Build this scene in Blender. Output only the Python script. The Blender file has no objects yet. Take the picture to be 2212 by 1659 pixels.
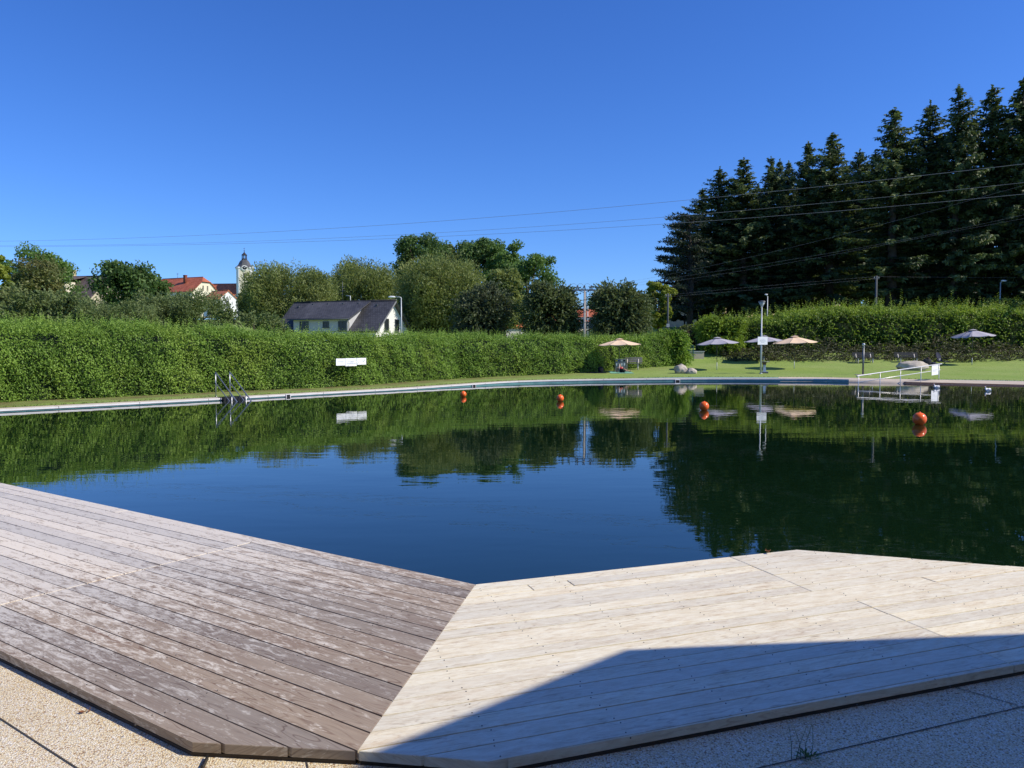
import bpy, math, random
import numpy as np
from mathutils import Vector, Matrix
PI = math.pi
R = math.radians
sc = bpy.context.scene
col = sc.collection

# ------------------------------------------------------------------ camera model
F, CX, CY, HOR, CAMH = 1661.0, 1106.0, 829.5, 752.0, 2.05
PITCH = math.atan((CY - HOR) / F)
def ray(px, py):
    a, b = (px - CX) / F, -(py - CY) / F
    return Vector((a, math.cos(PITCH) + b * math.sin(PITCH), -math.sin(PITCH) + b * math.cos(PITCH)))
def G(px, py, z=0.0):            # point seen at a photo position, on a level z
    d = ray(px, py); t = (z - CAMH) / d.z
    return Vector((d.x * t, d.y * t, z))
def W(px, py, Y):                # point seen at a photo position, at distance Y
    d = ray(px, py); t = Y / d.y
    return Vector((d.x * t, Y, CAMH + d.z * t))
def ss(a, b, x):
    t = min(1, max(0, (x - a) / (b - a))); return t * t * (3 - 2 * t)
def terr(x, y):
    z = 0.12 + 0.05 * min(15, max(0, y - 47)) + .075 * ss(36, 46, y) * (1 - ss(48, 53, y))
    right = ss(4, 10, x)
    zr = z + 0.8 * ss(62, 66, y) + 3.0 * ss(66, 90, y) + 2.5 * ss(100, 250, y)
    left = ss(-2, -40, x)
    zl = z + 0.4 * ss(60, 95, y) + 1.0 * ss(90, 160, y) + left * (4.5 * ss(70, 140, y) + 9 * ss(150, 360, y))
    return zr * right + zl * (1 - right)

# ------------------------------------------------------------------ objects
def tag(o, label=None, cat=None, group=None, kind=None):
    if label: o['label'] = label
    if cat: o['category'] = cat
    if group: o['group'] = group
    if kind: o['kind'] = kind
    return o
def thing(name, label, cat, loc=(0, 0, 0), rotz=0, group=None):
    o = bpy.data.objects.new(name, None); col.objects.link(o)
    o.location = loc; o.rotation_euler = (0, 0, rotz); o.empty_display_size = .2
    return tag(o, label, cat, group)
def dup(root, loc, rotz=0, label=None, scale=None):
    r = root.copy(); col.objects.link(r); r.location = loc; r.rotation_euler = (0, 0, rotz)
    if scale: r.scale = scale
    if label: r['label'] = label
    for ch in list(root.children):
        c = ch.copy(); col.objects.link(c); c.parent = r
        for g in list(ch.children):
            d = g.copy(); col.objects.link(d); d.parent = c
    return r

class MB:
    def __init__(s): s.v = []; s.f = []; s.sm = []; s.mi = []; s.uv = []; s.rnd = []; s.hasuv = False
    def add(s, vs, fs, smooth=False, mi=0):
        b = len(s.v); s.v += [tuple(p) for p in vs]
        for f in fs: s.f.append(tuple(i + b for i in f)); s.sm.append(smooth); s.mi.append(mi)
        return s
    def box(s, c, size, rz=0, M=None, mi=0, bev=0):
        hx, hy, hz = size[0] / 2, size[1] / 2, size[2] / 2
        vs = [Vector((x * hx, y * hy, z * hz)) for z in (-1, 1) for y in (-1, 1) for x in (-1, 1)]
        m = M if M is not None else Matrix.Rotation(rz, 3, 'Z')
        vs = [m @ v + Vector(c) for v in vs]
        return s.add(vs, [(0, 2, 3, 1), (4, 5, 7, 6), (0, 1, 5, 4), (2, 6, 7, 3), (0, 4, 6, 2), (1, 3, 7, 5)], False, mi)
    def tube(s, pts, rad, n=8, caps=True, mi=0, smooth=True):
        pts = [Vector(p) for p in pts]
        if not isinstance(rad, (list, tuple)): rad = [rad] * len(pts)
        vs = []; fs = []
        up = None
        for i, p in enumerate(pts):
            t = (pts[min(i + 1, len(pts) - 1)] - pts[max(i - 1, 0)]).normalized()
            if up is None:
                up = Vector((0, 0, 1)) if abs(t.z) < .9 else Vector((1, 0, 0))
            a = t.cross(up).normalized(); b = a.cross(t).normalized(); up = b
            for k in range(n):
                th = 2 * PI * k / n
                vs.append(p + (a * math.cos(th) + b * math.sin(th)) * rad[i])
        for i in range(len(pts) - 1):
            for k in range(n):
                k2 = (k + 1) % n
                fs.append((i * n + k, i * n + k2, (i + 1) * n + k2, (i + 1) * n + k))
        s.add(vs, fs, smooth, mi)
        if caps:
            b = len(s.v) - len(vs)
            s.f.append(tuple(b + k for k in range(n - 1, -1, -1))); s.sm.append(False); s.mi.append(mi)
            s.f.append(tuple(b + (len(pts) - 1) * n + k for k in range(n))); s.sm.append(False); s.mi.append(mi)
        return s
    def lathe(s, prof, n=16, c=(0, 0, 0), mi=0, smooth=True, a0=0):
        vs = []; fs = []
        for r, z in prof:
            for k in range(n):
                th = a0 + 2 * PI * k / n
                vs.append((c[0] + r * math.cos(th), c[1] + r * math.sin(th), c[2] + z))
        for i in range(len(prof) - 1):
            for k in range(n):
                k2 = (k + 1) % n
                fs.append((i * n + k, i * n + k2, (i + 1) * n + k2, (i + 1) * n + k))
        fs.append(tuple(range(n - 1, -1, -1))); fs.append(tuple((len(prof) - 1) * n + k for k in range(n)))
        return s.add(vs, fs, smooth, mi)
    def ball(s, c, r, n=16, m=10, mi=0, sc3=(1, 1, 1)):
        prof = []
        vs = []; fs = []
        for i in range(m + 1):
            ph = -PI / 2 + PI * i / m
            for k in range(n):
                th = 2 * PI * k / n
                vs.append((c[0] + r * sc3[0] * math.cos(ph) * math.cos(th), c[1] + r * sc3[1] * math.cos(ph) * math.sin(th), c[2] + r * sc3[2] * math.sin(ph)))
        for i in range(m):
            for k in range(n):
                k2 = (k + 1) % n
                fs.append((i * n + k, i * n + k2, (i + 1) * n + k2, (i + 1) * n + k))
        return s.add(vs, fs, True, mi)
    def prism(s, poly, z0, z1, mi=0, side=None):     # poly CCW in xy
        n = len(poly)
        vs = [(p[0], p[1], z0) for p in poly] + [(p[0], p[1], z1) for p in poly]
        fs = [tuple(range(n - 1, -1, -1)), tuple(range(n, 2 * n))]
        s.add(vs, fs, False, mi)
        b = len(s.v) - 2 * n
        for i in range(n):
            j = (i + 1) % n
            s.f.append((b + i, b + j, b + n + j, b + n + i)); s.sm.append(False); s.mi.append(mi if side is None else side)
        return s
    def quad(s, a, b, c, d, mi=0): return s.add([a, b, c, d], [(0, 1, 2, 3)], False, mi)
    def mesh(s, name):
        me = bpy.data.meshes.new(name); me.from_pydata(s.v, [], s.f)
        me.polygons.foreach_set('use_smooth', s.sm); me.polygons.foreach_set('material_index', s.mi); me.update()
        return me
    def build(s, name, mats, parent=None, loc=None):
        me = s.mesh(name)
        for m in (mats if isinstance(mats, (list, tuple)) else [mats]): me.materials.append(m)
        if loc is not None:
            me.transform(Matrix.Translation(-Vector(loc)))
        o = bpy.data.objects.new(name, me); col.objects.link(o)
        if parent is not None: o.parent = parent
        if loc is not None: o.location = loc
        return o

# ------------------------------------------------------------------ materials
def lin(r, g, b):
    f = lambda c: (c / 255) / 12.92 if c / 255 <= .04045 else ((c / 255 + .055) / 1.055) ** 2.4
    return (f(r), f(g), f(b), 1)
class NT:
    def __init__(s, name):
        s.m = bpy.data.materials.new(name); s.m.use_nodes = True; s.t = s.m.node_tree; s.t.nodes.clear()
        s.out = s.n('ShaderNodeOutputMaterial')
    def n(s, typ, ins=None, **kw):
        nd = s.t.nodes.new(typ)
        for k, v in kw.items(): setattr(nd, k, v)
        for k, v in (ins or {}).items():
            if hasattr(v, 'is_linked') or hasattr(v, 'links'): s.t.links.new(v, nd.inputs[k])
            else: nd.inputs[k].default_value = v
        return nd
    def mix(s, fac, a, b, mode='MIX'):
        nd = s.t.nodes.new('ShaderNodeMix'); nd.data_type = 'RGBA'; nd.blend_type = mode
        for i, v in ((0, fac), (6, a), (7, b)):
            if hasattr(v, 'links'): s.t.links.new(v, nd.inputs[i])
            else: nd.inputs[i].default_value = v
        return nd.outputs[2]
    def math(s, op, a, b=0.0, clamp=False):
        nd = s.t.nodes.new('ShaderNodeMath'); nd.operation = op; nd.use_clamp = clamp
        for i, v in ((0, a), (1, b)):
            if hasattr(v, 'links'): s.t.links.new(v, nd.inputs[i])
            else: nd.inputs[i].default_value = v
        return nd.outputs[0]
    def ramp(s, fac, p0, p1):
        nd = s.n('ShaderNodeMapRange', {0: fac, 1: p0, 2: p1}); nd.clamp = True
        return nd.outputs[0]
    def coords(s, kind='Object', scale=(1, 1, 1)):
        tc = s.n('ShaderNodeTexCoord')
        return s.n('ShaderNodeMapping', {0: tc.outputs[kind], 3: scale}).outputs[0]
    def noise(s, vec, scale, detail=4, rough=.55, dist=0.0):
        return s.n('ShaderNodeTexNoise', {'Vector': vec, 'Scale': scale, 'Detail': detail, 'Roughness': rough, 'Distortion': dist}).outputs['Fac']
    def bump(s, h, strength=.3, dist=.01):
        return s.n('ShaderNodeBump', {'Height': h, 'Strength': strength, 'Distance': dist}).outputs[0]
    def pbr(s, colr, rough=.6, metal=0.0, normal=None, spec=.5, ior=1.45):
        ins = {'Base Color': colr, 'Roughness': rough, 'Metallic': metal, 'Specular IOR Level': spec, 'IOR': ior}
        p = s.n('ShaderNodeBsdfPrincipled', ins)
        if normal is not None: s.t.links.new(normal, p.inputs['Normal'])
        return p.outputs[0]
    def done(s, sh): s.t.links.new(sh, s.out.inputs[0]); return s.m

def plain(name, c, rough=.6, metal=0., var=.12, scale=6, bump=0.0, spec=.5):
    n = NT(name); v = n.coords()
    f = n.noise(v, scale, 5)
    f2 = n.noise(v, scale * 7, 3)
    fac = n.math('ADD', n.math('MULTIPLY', f, .7), n.math('MULTIPLY', f2, .3))
    fac = n.ramp(fac, .3, .7)
    d = tuple(max(0, x * (1 - var)) for x in c[:3]) + (1,)
    l = tuple(min(1, x * (1 + var)) for x in c[:3]) + (1,)
    nb = n.bump(f2, bump, .01) if bump else None
    return n.done(n.pbr(n.mix(fac, d, l), rough, metal, nb, spec))

def foliage(name, dark, light, transl=.3, accent=None, rough=.55):
    n = NT(name)
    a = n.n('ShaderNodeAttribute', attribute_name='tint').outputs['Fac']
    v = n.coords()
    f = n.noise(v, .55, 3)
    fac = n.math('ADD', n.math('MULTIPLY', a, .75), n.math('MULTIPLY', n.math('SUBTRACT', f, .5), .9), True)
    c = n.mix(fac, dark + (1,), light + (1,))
    if accent:
        c = n.mix(n.math('MULTIPLY', n.ramp(n.noise(v, .35, 2), .52, .72), .6), c, accent + (1,))
    p = n.pbr(c, rough, spec=.35)
    t = n.n('ShaderNodeBsdfTranslucent', {'Color': n.mix(.5, c, (light[0] * 1.3, light[1] * 1.3, light[2] * .7, 1))}).outputs[0]
    return n.done(n.n('ShaderNodeMixShader', {0: transl, 1: p, 2: t}).outputs[0])

def mat_wood(name, base, pale, brown, patch_lo, patch_hi, amt, far=None, tv=.36):
    n = NT(name)
    uv = n.n('ShaderNodeUVMap', uv_map='UVMap').outputs[0]
    rnd = n.n('ShaderNodeAttribute', attribute_name='rnd').outputs['Fac']
    mp = lambda s: n.n('ShaderNodeMapping', {0: uv, 3: s}).outputs[0]
    # growth-ring grain: strongly stretched, warped bands
    warp = n.noise(mp((1.3, 9, 1)), 1.0, 2, .5)
    sep = n.n('ShaderNodeSeparateXYZ', {0: uv})
    g = n.math('ADD', n.math('MULTIPLY', sep.outputs[1], 26.0), n.math('MULTIPLY', warp, 13.0))
    ring = n.math('FRACT', n.math('MULTIPLY', g, 1.0))
    ring = n.math('SUBTRACT', 1.0, n.math('ABSOLUTE', n.math('SUBTRACT', n.math('MULTIPLY', ring, 2.0), 1.0)))
    ringm = n.math('MULTIPLY', n.ramp(ring, .72, .98), n.ramp(n.noise(mp((.9, 3, 1)), 1.3, 3), .40, .54))
    fine = n.noise(mp((5, 240, 1)), 1.0, 4, .6)
    fib = n.noise(mp((3, 45, 1)), 1.0, 4, .6)
    c = n.mix(n.ramp(fib, .3, .7), base + (1,), tuple(x * 1.25 for x in base) + (1,))
    c = n.mix(n.math('MULTIPLY', n.ramp(fine, .45, .8), .25), c, tuple(x * .55 for x in base) + (1,))
    c = n.mix(n.math('MULTIPLY', ringm, .75), c, brown + (1,))
    # brown weathered stain and pale worn patches
    st = n.noise(mp((.7, 5, 1)), 1.0, 3, .6)
    c = n.mix(n.math('MULTIPLY', n.ramp(st, .5, .75), .5), c, tuple(x * 1.25 for x in brown) + (1,))
    p1 = n.noise(mp((5.0, 20, 1)), 1.0, 5, .72, .9)
    p2 = n.noise(mp((14, 44, 1)), 1.0, 4, .75, 1.0)
    pf = n.math('ADD', n.math('MULTIPLY', p1, .6), n.math('MULTIPLY', p2, .4))
    if far is not None:     # worn more where people walk, by the water
        o = n.n('ShaderNodeSeparateXYZ', {0: n.n('ShaderNodeTexCoord').outputs['Object']})
        dd = n.math('ADD', n.math('MULTIPLY', o.outputs[0], far[0]), n.math('MULTIPLY', o.outputs[1], far[1]))
        k = n.ramp(dd, far[2], far[3])
        pf = n.math('ADD', pf, n.math('MULTIPLY', n.math('SUBTRACT', k, .55), .20))
    c = n.mix(n.math('MULTIPLY', n.ramp(pf, patch_lo, patch_hi), amt), c, pale + (1,))
    # knots
    vor = n.n('ShaderNodeTexVoronoi', {'Vector': mp((1.9, 7.4, 1)), 'Scale': 1.0, 'Randomness': 1.0})
    kd = vor.outputs['Distance']
    kn = n.math('MULTIPLY', n.math('SUBTRACT', 1.0, n.ramp(kd, .035, .085)), n.ramp(n.n('ShaderNodeSeparateColor', {0: vor.outputs['Color']}).outputs[0], .45, .5))
    c = n.mix(n.math('MULTIPLY', kn, .6), c, tuple(x * .8 for x in brown) + (1,))
    tone = n.math('ADD', 1 - tv / 2, n.math('MULTIPLY', rnd, tv))
    hsv = n.n('ShaderNodeHueSaturation', {'Color': c, 'Value': tone, 'Saturation': n.math('ADD', 1 - tv * .7, n.math('MULTIPLY', rnd, tv * 1.4))})
    h = n.math('ADD', n.math('MULTIPLY', fine, .6), n.math('MULTIPLY', ringm, -.5))
    return n.done(n.pbr(hsv.outputs[0], .62, 0, n.bump(h, .35, .003), .35))

def mat_pebble(name):
    n = NT(name); v = n.coords()
    vo = n.n('ShaderNodeTexVoronoi', {'Vector': v, 'Scale': 130.0, 'Randomness': 1.0})
    cc = n.n('ShaderNodeSeparateColor', {0: vo.outputs['Color']}).outputs
    c = n.mix(cc[0], lin(232, 210, 168), lin(255, 248, 222))
    c = n.mix(n.ramp(cc[1], .72, .8), c, lin(255, 250, 238))
    c = n.mix(n.ramp(cc[2], .84, .9), c, lin(168, 132, 100))
    edge = n.ramp(vo.outputs['Distance'], .25, .62)
    c = n.mix(n.math('MULTIPLY', edge, .42), c, lin(140, 118, 84))
    big = n.noise(v, 1.1, 4)
    c = n.mix(n.math('MULTIPLY', n.ramp(big, .45, .7), .22), c, lin(180, 156, 116))
    h = n.math('SUBTRACT', 1.0, vo.outputs['Distance'])
    return n.done(n.pbr(c, .7, 0, n.bump(h, .75, .006), .4))

def mat_grass(name):
    n = NT(name); v = n.coords()
    a = n.noise(v, .22, 4); b = n.noise(v, 2.3, 5, .65); c0 = n.noise(n.coords(scale=(60, 60, 60)), 1.0, 4, .7)
    c = n.mix(n.ramp(a, .3, .7), (.21, .325, .058, 1), (.31, .39, .115, 1))
    c = n.mix(n.math('MULTIPLY', n.ramp(b, .4, .75), .5), c, (.15, .225, .045, 1))
    c = n.mix(n.math('MULTIPLY', n.ramp(c0, .4, .7), .5), c, (.30, .37, .13, 1))
    band = n.n('ShaderNodeTexWave', {'Vector': v, 'Scale': .55, 'Distortion': 1.2, 'Detail': 2, 'Detail Scale': .6}, wave_type='BANDS', bands_direction='Y').outputs['Fac']
    c = n.mix(n.math('MULTIPLY', band, .16), c, (.12, .21, .04, 1))
    c = n.mix(n.math('MULTIPLY', n.ramp(n.noise(n.coords(scale=(.35, .9, 1)), 1.0, 5, .65), .56, .72), .55), c, (.30, .285, .13, 1))
    dry = n.n('ShaderNodeAttribute', attribute_name='dry').outputs['Fac']
    c = n.mix(n.math('MULTIPLY', dry, n.ramp(n.noise(v, 1.4, 4), .25, .6)), c, (.165, .135, .062, 1))
    return n.done(n.pbr(c, .85, 0, n.bump(n.math('ADD', b, c0), .6, .03), .15))

def mat_water(name):
    n = NT(name)
    v1 = n.coords(scale=(.55, 1.5, 1)); v2 = n.coords(scale=(2.6, 5.5, 1)); v3 = n.coords(scale=(.12, .3, 1))
    h = n.math('ADD', n.math('MULTIPLY', n.noise(v1, 1.0, 2, .5), .9), n.math('MULTIPLY', n.noise(v2, 1.0, 2, .5, .3), .20))
    calm = n.ramp(n.noise(v3, 1.0, 2), .32, .68)
    h = n.math('MULTIPLY', h, n.math('ADD', .45, n.math('MULTIPLY', calm, .75)))
    nb = n.bump(h, 1.0, .0036)
    body = n.mix(n.ramp(n.noise(n.coords(scale=(.1, .1, .1)), 1.0, 3), .3, .7), (.0032, .0135, .0050, 1), (.0050, .0175, .0068, 1))
    return n.done(n.pbr(body, .012, 0, nb, .5, 1.55))

M = {}
M['wood_l'] = mat_wood('weathered_brown_wood', (.30, .242, .185), (.74, .69, .60), (.15, .09, .06), .445, .565, .82, (-.5, .6, -1.1, 2.4))
M['wood_r'] = mat_wood('bleached_wood', (.635, .565, .42), (.86, .83, .69), (.38, .265, .165), .40, .62, .85, None, .2)
M['wood_dark'] = plain('dark_wood_underside', (.05, .04, .032), .8)
M['fascia'] = plain('wood_edge', (.17, .125, .095), .75, var=.3, scale=8)
M['screw'] = plain('screw_steel', (.12, .115, .11), .4, .6)
M['pebble'] = mat_pebble('washed_pebble_concrete')
M['joint'] = plain('joint_dark', (.06, .054, .046), .9)
M['grass'] = mat_grass('lawn_grass')
M['water'] = mat_water('pool_water')
M['coping'] = plain('coping_stone', (.62, .55, .42), .75, var=.10, scale=3)
M['fasc_grey'] = plain('coping_face', (.70, .70, .70), .6, var=.1, scale=3)
M['liner'] = plain('teal_liner', (.11, .26, .255), .45, var=.25, scale=2)
M['sand'] = plain('sandy_concrete', (.54, .46, .355), .8, var=.14, scale=1.6)
M['steel'] = plain('brushed_steel', (.42, .44, .46), .38, .75, .08)
M['steel_dark'] = plain('grey_steel', (.16, .17, .18), .45, .5, .1)
M['white_rail'] = plain('pale_steel_rail', (.72, .71, .68), .35, .25, .05)
M['galv'] = plain('galvanised', (.50, .54, .56), .5, .3, .08)
M['white'] = plain('white_paint', (.82, .84, .85), .5, 0, .03)
M['sign'] = plain('white_sign_face', (.86, .88, .90), .5, 0, .02)
M['ink'] = plain('grey_print', (.40, .46, .50), .6, 0, .1)
def buoy_mat():
    n = NT('orange_plastic'); f = n.noise(n.coords(), 9, 4)
    p = n.n('ShaderNodeBsdfPrincipled', {'Base Color': n.mix(f, (1.0, .17, .022, 1), (1.0, .22, .04, 1)), 'Roughness': .25, 'Subsurface Weight': .6, 'Subsurface Radius': (.25, .08, .03), 'Subsurface Scale': .5})
    return n.done(p.outputs[0])
M['buoy'] = buoy_mat()
M['black'] = plain('black_plastic', (.012, .012, .013), .5, 0, .2)
M['dgrey'] = plain('dark_grey_metal', (.085, .10, .115), .5, .2, .1)
M['bin'] = plain('grey_bin_metal', (.21, .235, .25), .5, .1, .1)
M['yellow'] = plain('yellow_plate', (.75, .62, .02), .5)
M['blue'] = plain('blue_plate', (.02, .08, .32), .5)
M['lgrey'] = plain('light_grey_plate', (.45, .48, .48), .5)
M['buoy'] = plain('orange_plastic', (1.0, .165, .025), .22, 0, .05)
M['beige_cloth'] = plain('beige_cloth', (.86, .64, .42), .85, 0, .05, 3)
M['grey_cloth'] = plain('grey_cloth', (.43, .41, .45), .85, 0, .06, 3)
M['pole'] = plain('umbrella_pole', (.12, .115, .12), .4, .5)
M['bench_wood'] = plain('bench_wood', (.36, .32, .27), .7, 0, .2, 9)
M['bench_dark'] = plain('shaded_bench_wood', (.026, .029, .036), .7, 0, .2, 9)  # darker copy of the bench wood, shade put into its colour
M['bench_leg'] = plain('bench_leg', (.62, .57, .48), .7, 0, .1)
M['rock'] = plain('granite_boulder', (.48, .42, .34), .85, 0, .25, 4, .5)
M['conc'] = plain('dark_concrete', (.10, .095, .10), .8, 0, .15)
M['conc_pole'] = plain('concrete_pole', (.42, .38, .33), .8, 0, .12)
M['wood_pole'] = plain('grey_wood_pole', (.075, .085, .095), .8, 0, .15)
M['wire'] = plain('aluminium_wire', (.30, .31, .32), .5, .2, .05)
M['warm_bounce'] = plain('warm_bounce_surface', (.66, .50, .34), .7, 0, .12)  # pale warm colour added to bounce light into the deck shade
M['bark'] = plain('bark', (.06, .048, .036), .9, 0, .3, 8, .5)
M['bark_light'] = plain('light_bark', (.12, .10, .08), .9, 0, .3, 8, .5)
M['stucco_w'] = plain('white_stucco', (.80, .80, .79), .8, 0, .03, 2)
M['stucco_c'] = plain('cream_stucco', (.74, .68, .52), .8, 0, .05, 2)
M['stucco_b'] = plain('beige_stucco', (.52, .45, .34), .85, 0, .1, 1)
M['stucco_y'] = plain('ochre_stucco', (.60, .46, .30), .85, 0, .12, 1)
M['glass'] = plain('window_glass', (.02, .025, .03), .08, 0, .1)
M['frame_w'] = plain('white_frame', (.75, .75, .74), .5)
M['slate'] = plain('church_slate', (.09, .095, .10), .55, .1, .3, .8)
M['copper'] = plain('dark_copper', (.05, .045, .045), .5, .3, .2)
M['shed'] = plain('shed_metal', (.35, .36, .37), .6, .2, .1)
M['skin'] = plain('skin', (.55, .33, .24), .55, 0, .06)
M['hair'] = plain('blond_hair', (.32, .23, .13), .7, 0, .2)
M['top_red'] = plain('red_cloth', (.30, .035, .05), .85, 0, .2, 12)
M['dark_cloth'] = plain('dark_cloth', (.02, .02, .028), .85, 0, .2)
M['navy_cloth'] = plain('navy_cloth', (.012, .017, .045), .8, 0, .2)
M['brown_cloth'] = plain('brown_cloth', (.14, .08, .055), .8)
M['mat_green'] = plain('green_mat', (.18, .42, .33), .85)
M['leaf_dry'] = plain('dry_leaf', (.22, .09, .04), .8, 0, .3, 20)
M['swan'] = plain('white_feathers', (.84, .83, .81), .6, 0, .03)
M['beak'] = plain('orange_beak', (.75, .28, .05), .5)
M['green_wire'] = plain('green_fence', (.03, .12, .10), .5, .2)
def roof_mat(name, a, b, sx, sy):
    n = NT(name)
    uv = n.n('ShaderNodeUVMap', uv_map='UVMap').outputs[0]
    br = n.n('ShaderNodeTexBrick', {'Vector': n.n('ShaderNodeMapping', {0: uv, 3: (1, 1, 1)}).outputs[0], 'Color1': a + (1,), 'Color2': b + (1,), 'Mortar': tuple(x * .3 for x in a) + (1,), 'Scale': 1.0, 'Mortar Size': .02, 'Brick Width': sx, 'Row Height': sy})
    br.offset = .5
    f = n.noise(n.coords(), .5, 5, .6)
    c = n.mix(n.math('MULTIPLY', n.ramp(f, .45, .7), .35), br.outputs['Color'], tuple(x * 1.7 for x in b) + (1,))
    return n.done(n.pbr(c, .6, 0, n.bump(br.outputs['Fac'], -.6, .04), .4))
M['roof_black'] = roof_mat('anthracite_tiles', (.055, .055, .060), (.085, .085, .092), .32, .36)
M['roof_red'] = roof_mat('red_tiles', (.40, .105, .05), (.50, .15, .075), .5, .5)
M['roof_orange'] = roof_mat('orange_tiles', (.52, .16, .065), (.60, .21, .09), .4, .45)
M['roof_brown'] = roof_mat('brown_tiles', (.10, .05, .035), (.14, .07, .05), .4, .4)
M['roof_grey'] = roof_mat('old_grey_tiles', (.095, .072, .065), (.15, .12, .11), .4, .4)

# foliage palettes
M['f_hedge'] = foliage('hedge_leaves', (0.085, 0.17, 0.026), (0.32, 0.49, 0.08), 0.3, (0.31, 0.4, 0.065))
M['f_hedge_r'] = foliage('shaded_hedge_leaves', (0.03, 0.072, 0.012), (0.4, 0.56, 0.075), 0.3, (0.33, 0.42, 0.06))  # sun and shade of the right hedge put into its leaf colours
M['f_green'] = foliage('green_leaves', (0.07, 0.145, 0.034), (0.185, 0.305, 0.07), 0.32)
M['f_dkgreen'] = foliage('dark_green_leaves', (0.052, 0.105, 0.03), (0.14, 0.235, 0.062), 0.3)
M['f_olive'] = foliage('willow_leaves', (0.115, 0.155, 0.042), (0.285, 0.345, 0.112), 0.34, (0.32, 0.35, 0.105))
M['f_brown'] = foliage('brownish_leaves', (0.08, 0.105, 0.032), (0.2, 0.22, 0.072), 0.3, (0.19, 0.15, 0.055))
M['f_sage'] = foliage('sage_leaves', (0.09, 0.135, 0.042), (0.23, 0.29, 0.105), 0.3, (0.23, 0.25, 0.09))
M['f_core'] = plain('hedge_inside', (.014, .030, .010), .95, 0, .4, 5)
M['f_black'] = foliage('purple_black_leaves', (0.042, 0.06, 0.03), (0.15, 0.185, 0.085), 0.22)
M['f_blackgreen'] = foliage('blackish_green_leaves', (0.05, 0.078, 0.03), (0.19, 0.24, 0.095), 0.28)
M['f_yellow'] = foliage('yellow_green_leaves', (0.15, 0.21, 0.026), (0.33, 0.38, 0.06), 0.35)
M['f_spruce'] = foliage('spruce_needles', (0.03, 0.056, 0.028), (0.175, 0.235, 0.08), 0.22)
M['f_pine'] = foliage('pine_needles', (0.018, 0.032, 0.024), (0.08, 0.115, 0.06), 0.12)
M['f_ground'] = foliage('creeping_shrub', (0.038, 0.046, 0.02), (0.115, 0.12, 0.056), 0.2, (0.12, 0.09, 0.05))

# ------------------------------------------------------------------ foliage geometry
class Leaves:
    def __init__(s): s.c = []; s.a = []; s.n = []; s.L = []; s.W = []; s.t = []
    def add(s, c, a, n, L, Wd, t):
        k = len(c); s.c.append(np.asarray(c, float)); s.a.append(np.asarray(a, float)); s.n.append(np.asarray(n, float))
        s.L.append(np.broadcast_to(L, (k,)).astype(float)); s.W.append(np.broadcast_to(Wd, (k,)).astype(float)); s.t.append(np.broadcast_to(t, (k,)).astype(float))
    def mesh(s, name, mat, extra=None, extra_mat=None):
        c = np.concatenate(s.c); a = np.concatenate(s.a); n = np.concatenate(s.n); L = np.concatenate(s.L)[:, None]; Wd = np.concatenate(s.W)[:, None]; t = np.concatenate(s.t)
        a = a / (np.linalg.norm(a, axis=1, keepdims=True) + 1e-9)
        b = np.cross(n, a); b /= (np.linalg.norm(b, axis=1, keepdims=True) + 1e-9)
        nn = np.cross(a, b)
        V = np.stack([c - a * L * .5, c + b * Wd * .5 + nn * Wd * .12 - a * L * .05, c + a * L * .5, c - b * Wd * .5 + nn * Wd * .12 - a * L * .05], 1).reshape(-1, 3)
        k = len(c)
        ev = np.array(extra.v, float).reshape(-1, 3) if extra else np.zeros((0, 3))
        ef = extra.f if extra else []
        me = bpy.data.meshes.new(name)
        nv = len(V) + len(ev); nf = k + len(ef)
        loops = list(range(4 * k)); starts = list(range(0, 4 * k, 4)); tot = [4] * k; q = 4 * k
        for f in ef:
            starts.append(len(loops)); tot.append(len(f)); loops += [i + q for i in f]
        me.vertices.add(nv); me.vertices.foreach_set('co', np.concatenate([V, ev]).ravel())
        me.loops.add(len(loops)); me.loops.foreach_set('vertex_index', loops)
        me.polygons.add(nf); me.polygons.foreach_set('loop_start', starts); me.polygons.foreach_set('loop_total', tot)
        me.polygons.foreach_set('material_index', [0] * k + [1] * len(ef))
        me.update(calc_edges=True)
        at = me.attributes.new('tint', 'FLOAT', 'POINT')
        at.data.foreach_set('value', np.concatenate([np.repeat(t, 4), np.zeros(len(ev))]))
        me.materials.append(mat)
        if extra: me.materials.append(extra_mat)
        return me
def unit(rng, k):
    v = rng.normal(size=(k, 3)); return v / np.linalg.norm(v, axis=1, keepdims=True)
def mesh_obj(name, me, parent=None, loc=None):
    o = bpy.data.objects.new(name, me); col.objects.link(o)
    if parent is not None: o.parent = parent
    if loc is not None: o.location = loc
    return o

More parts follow.
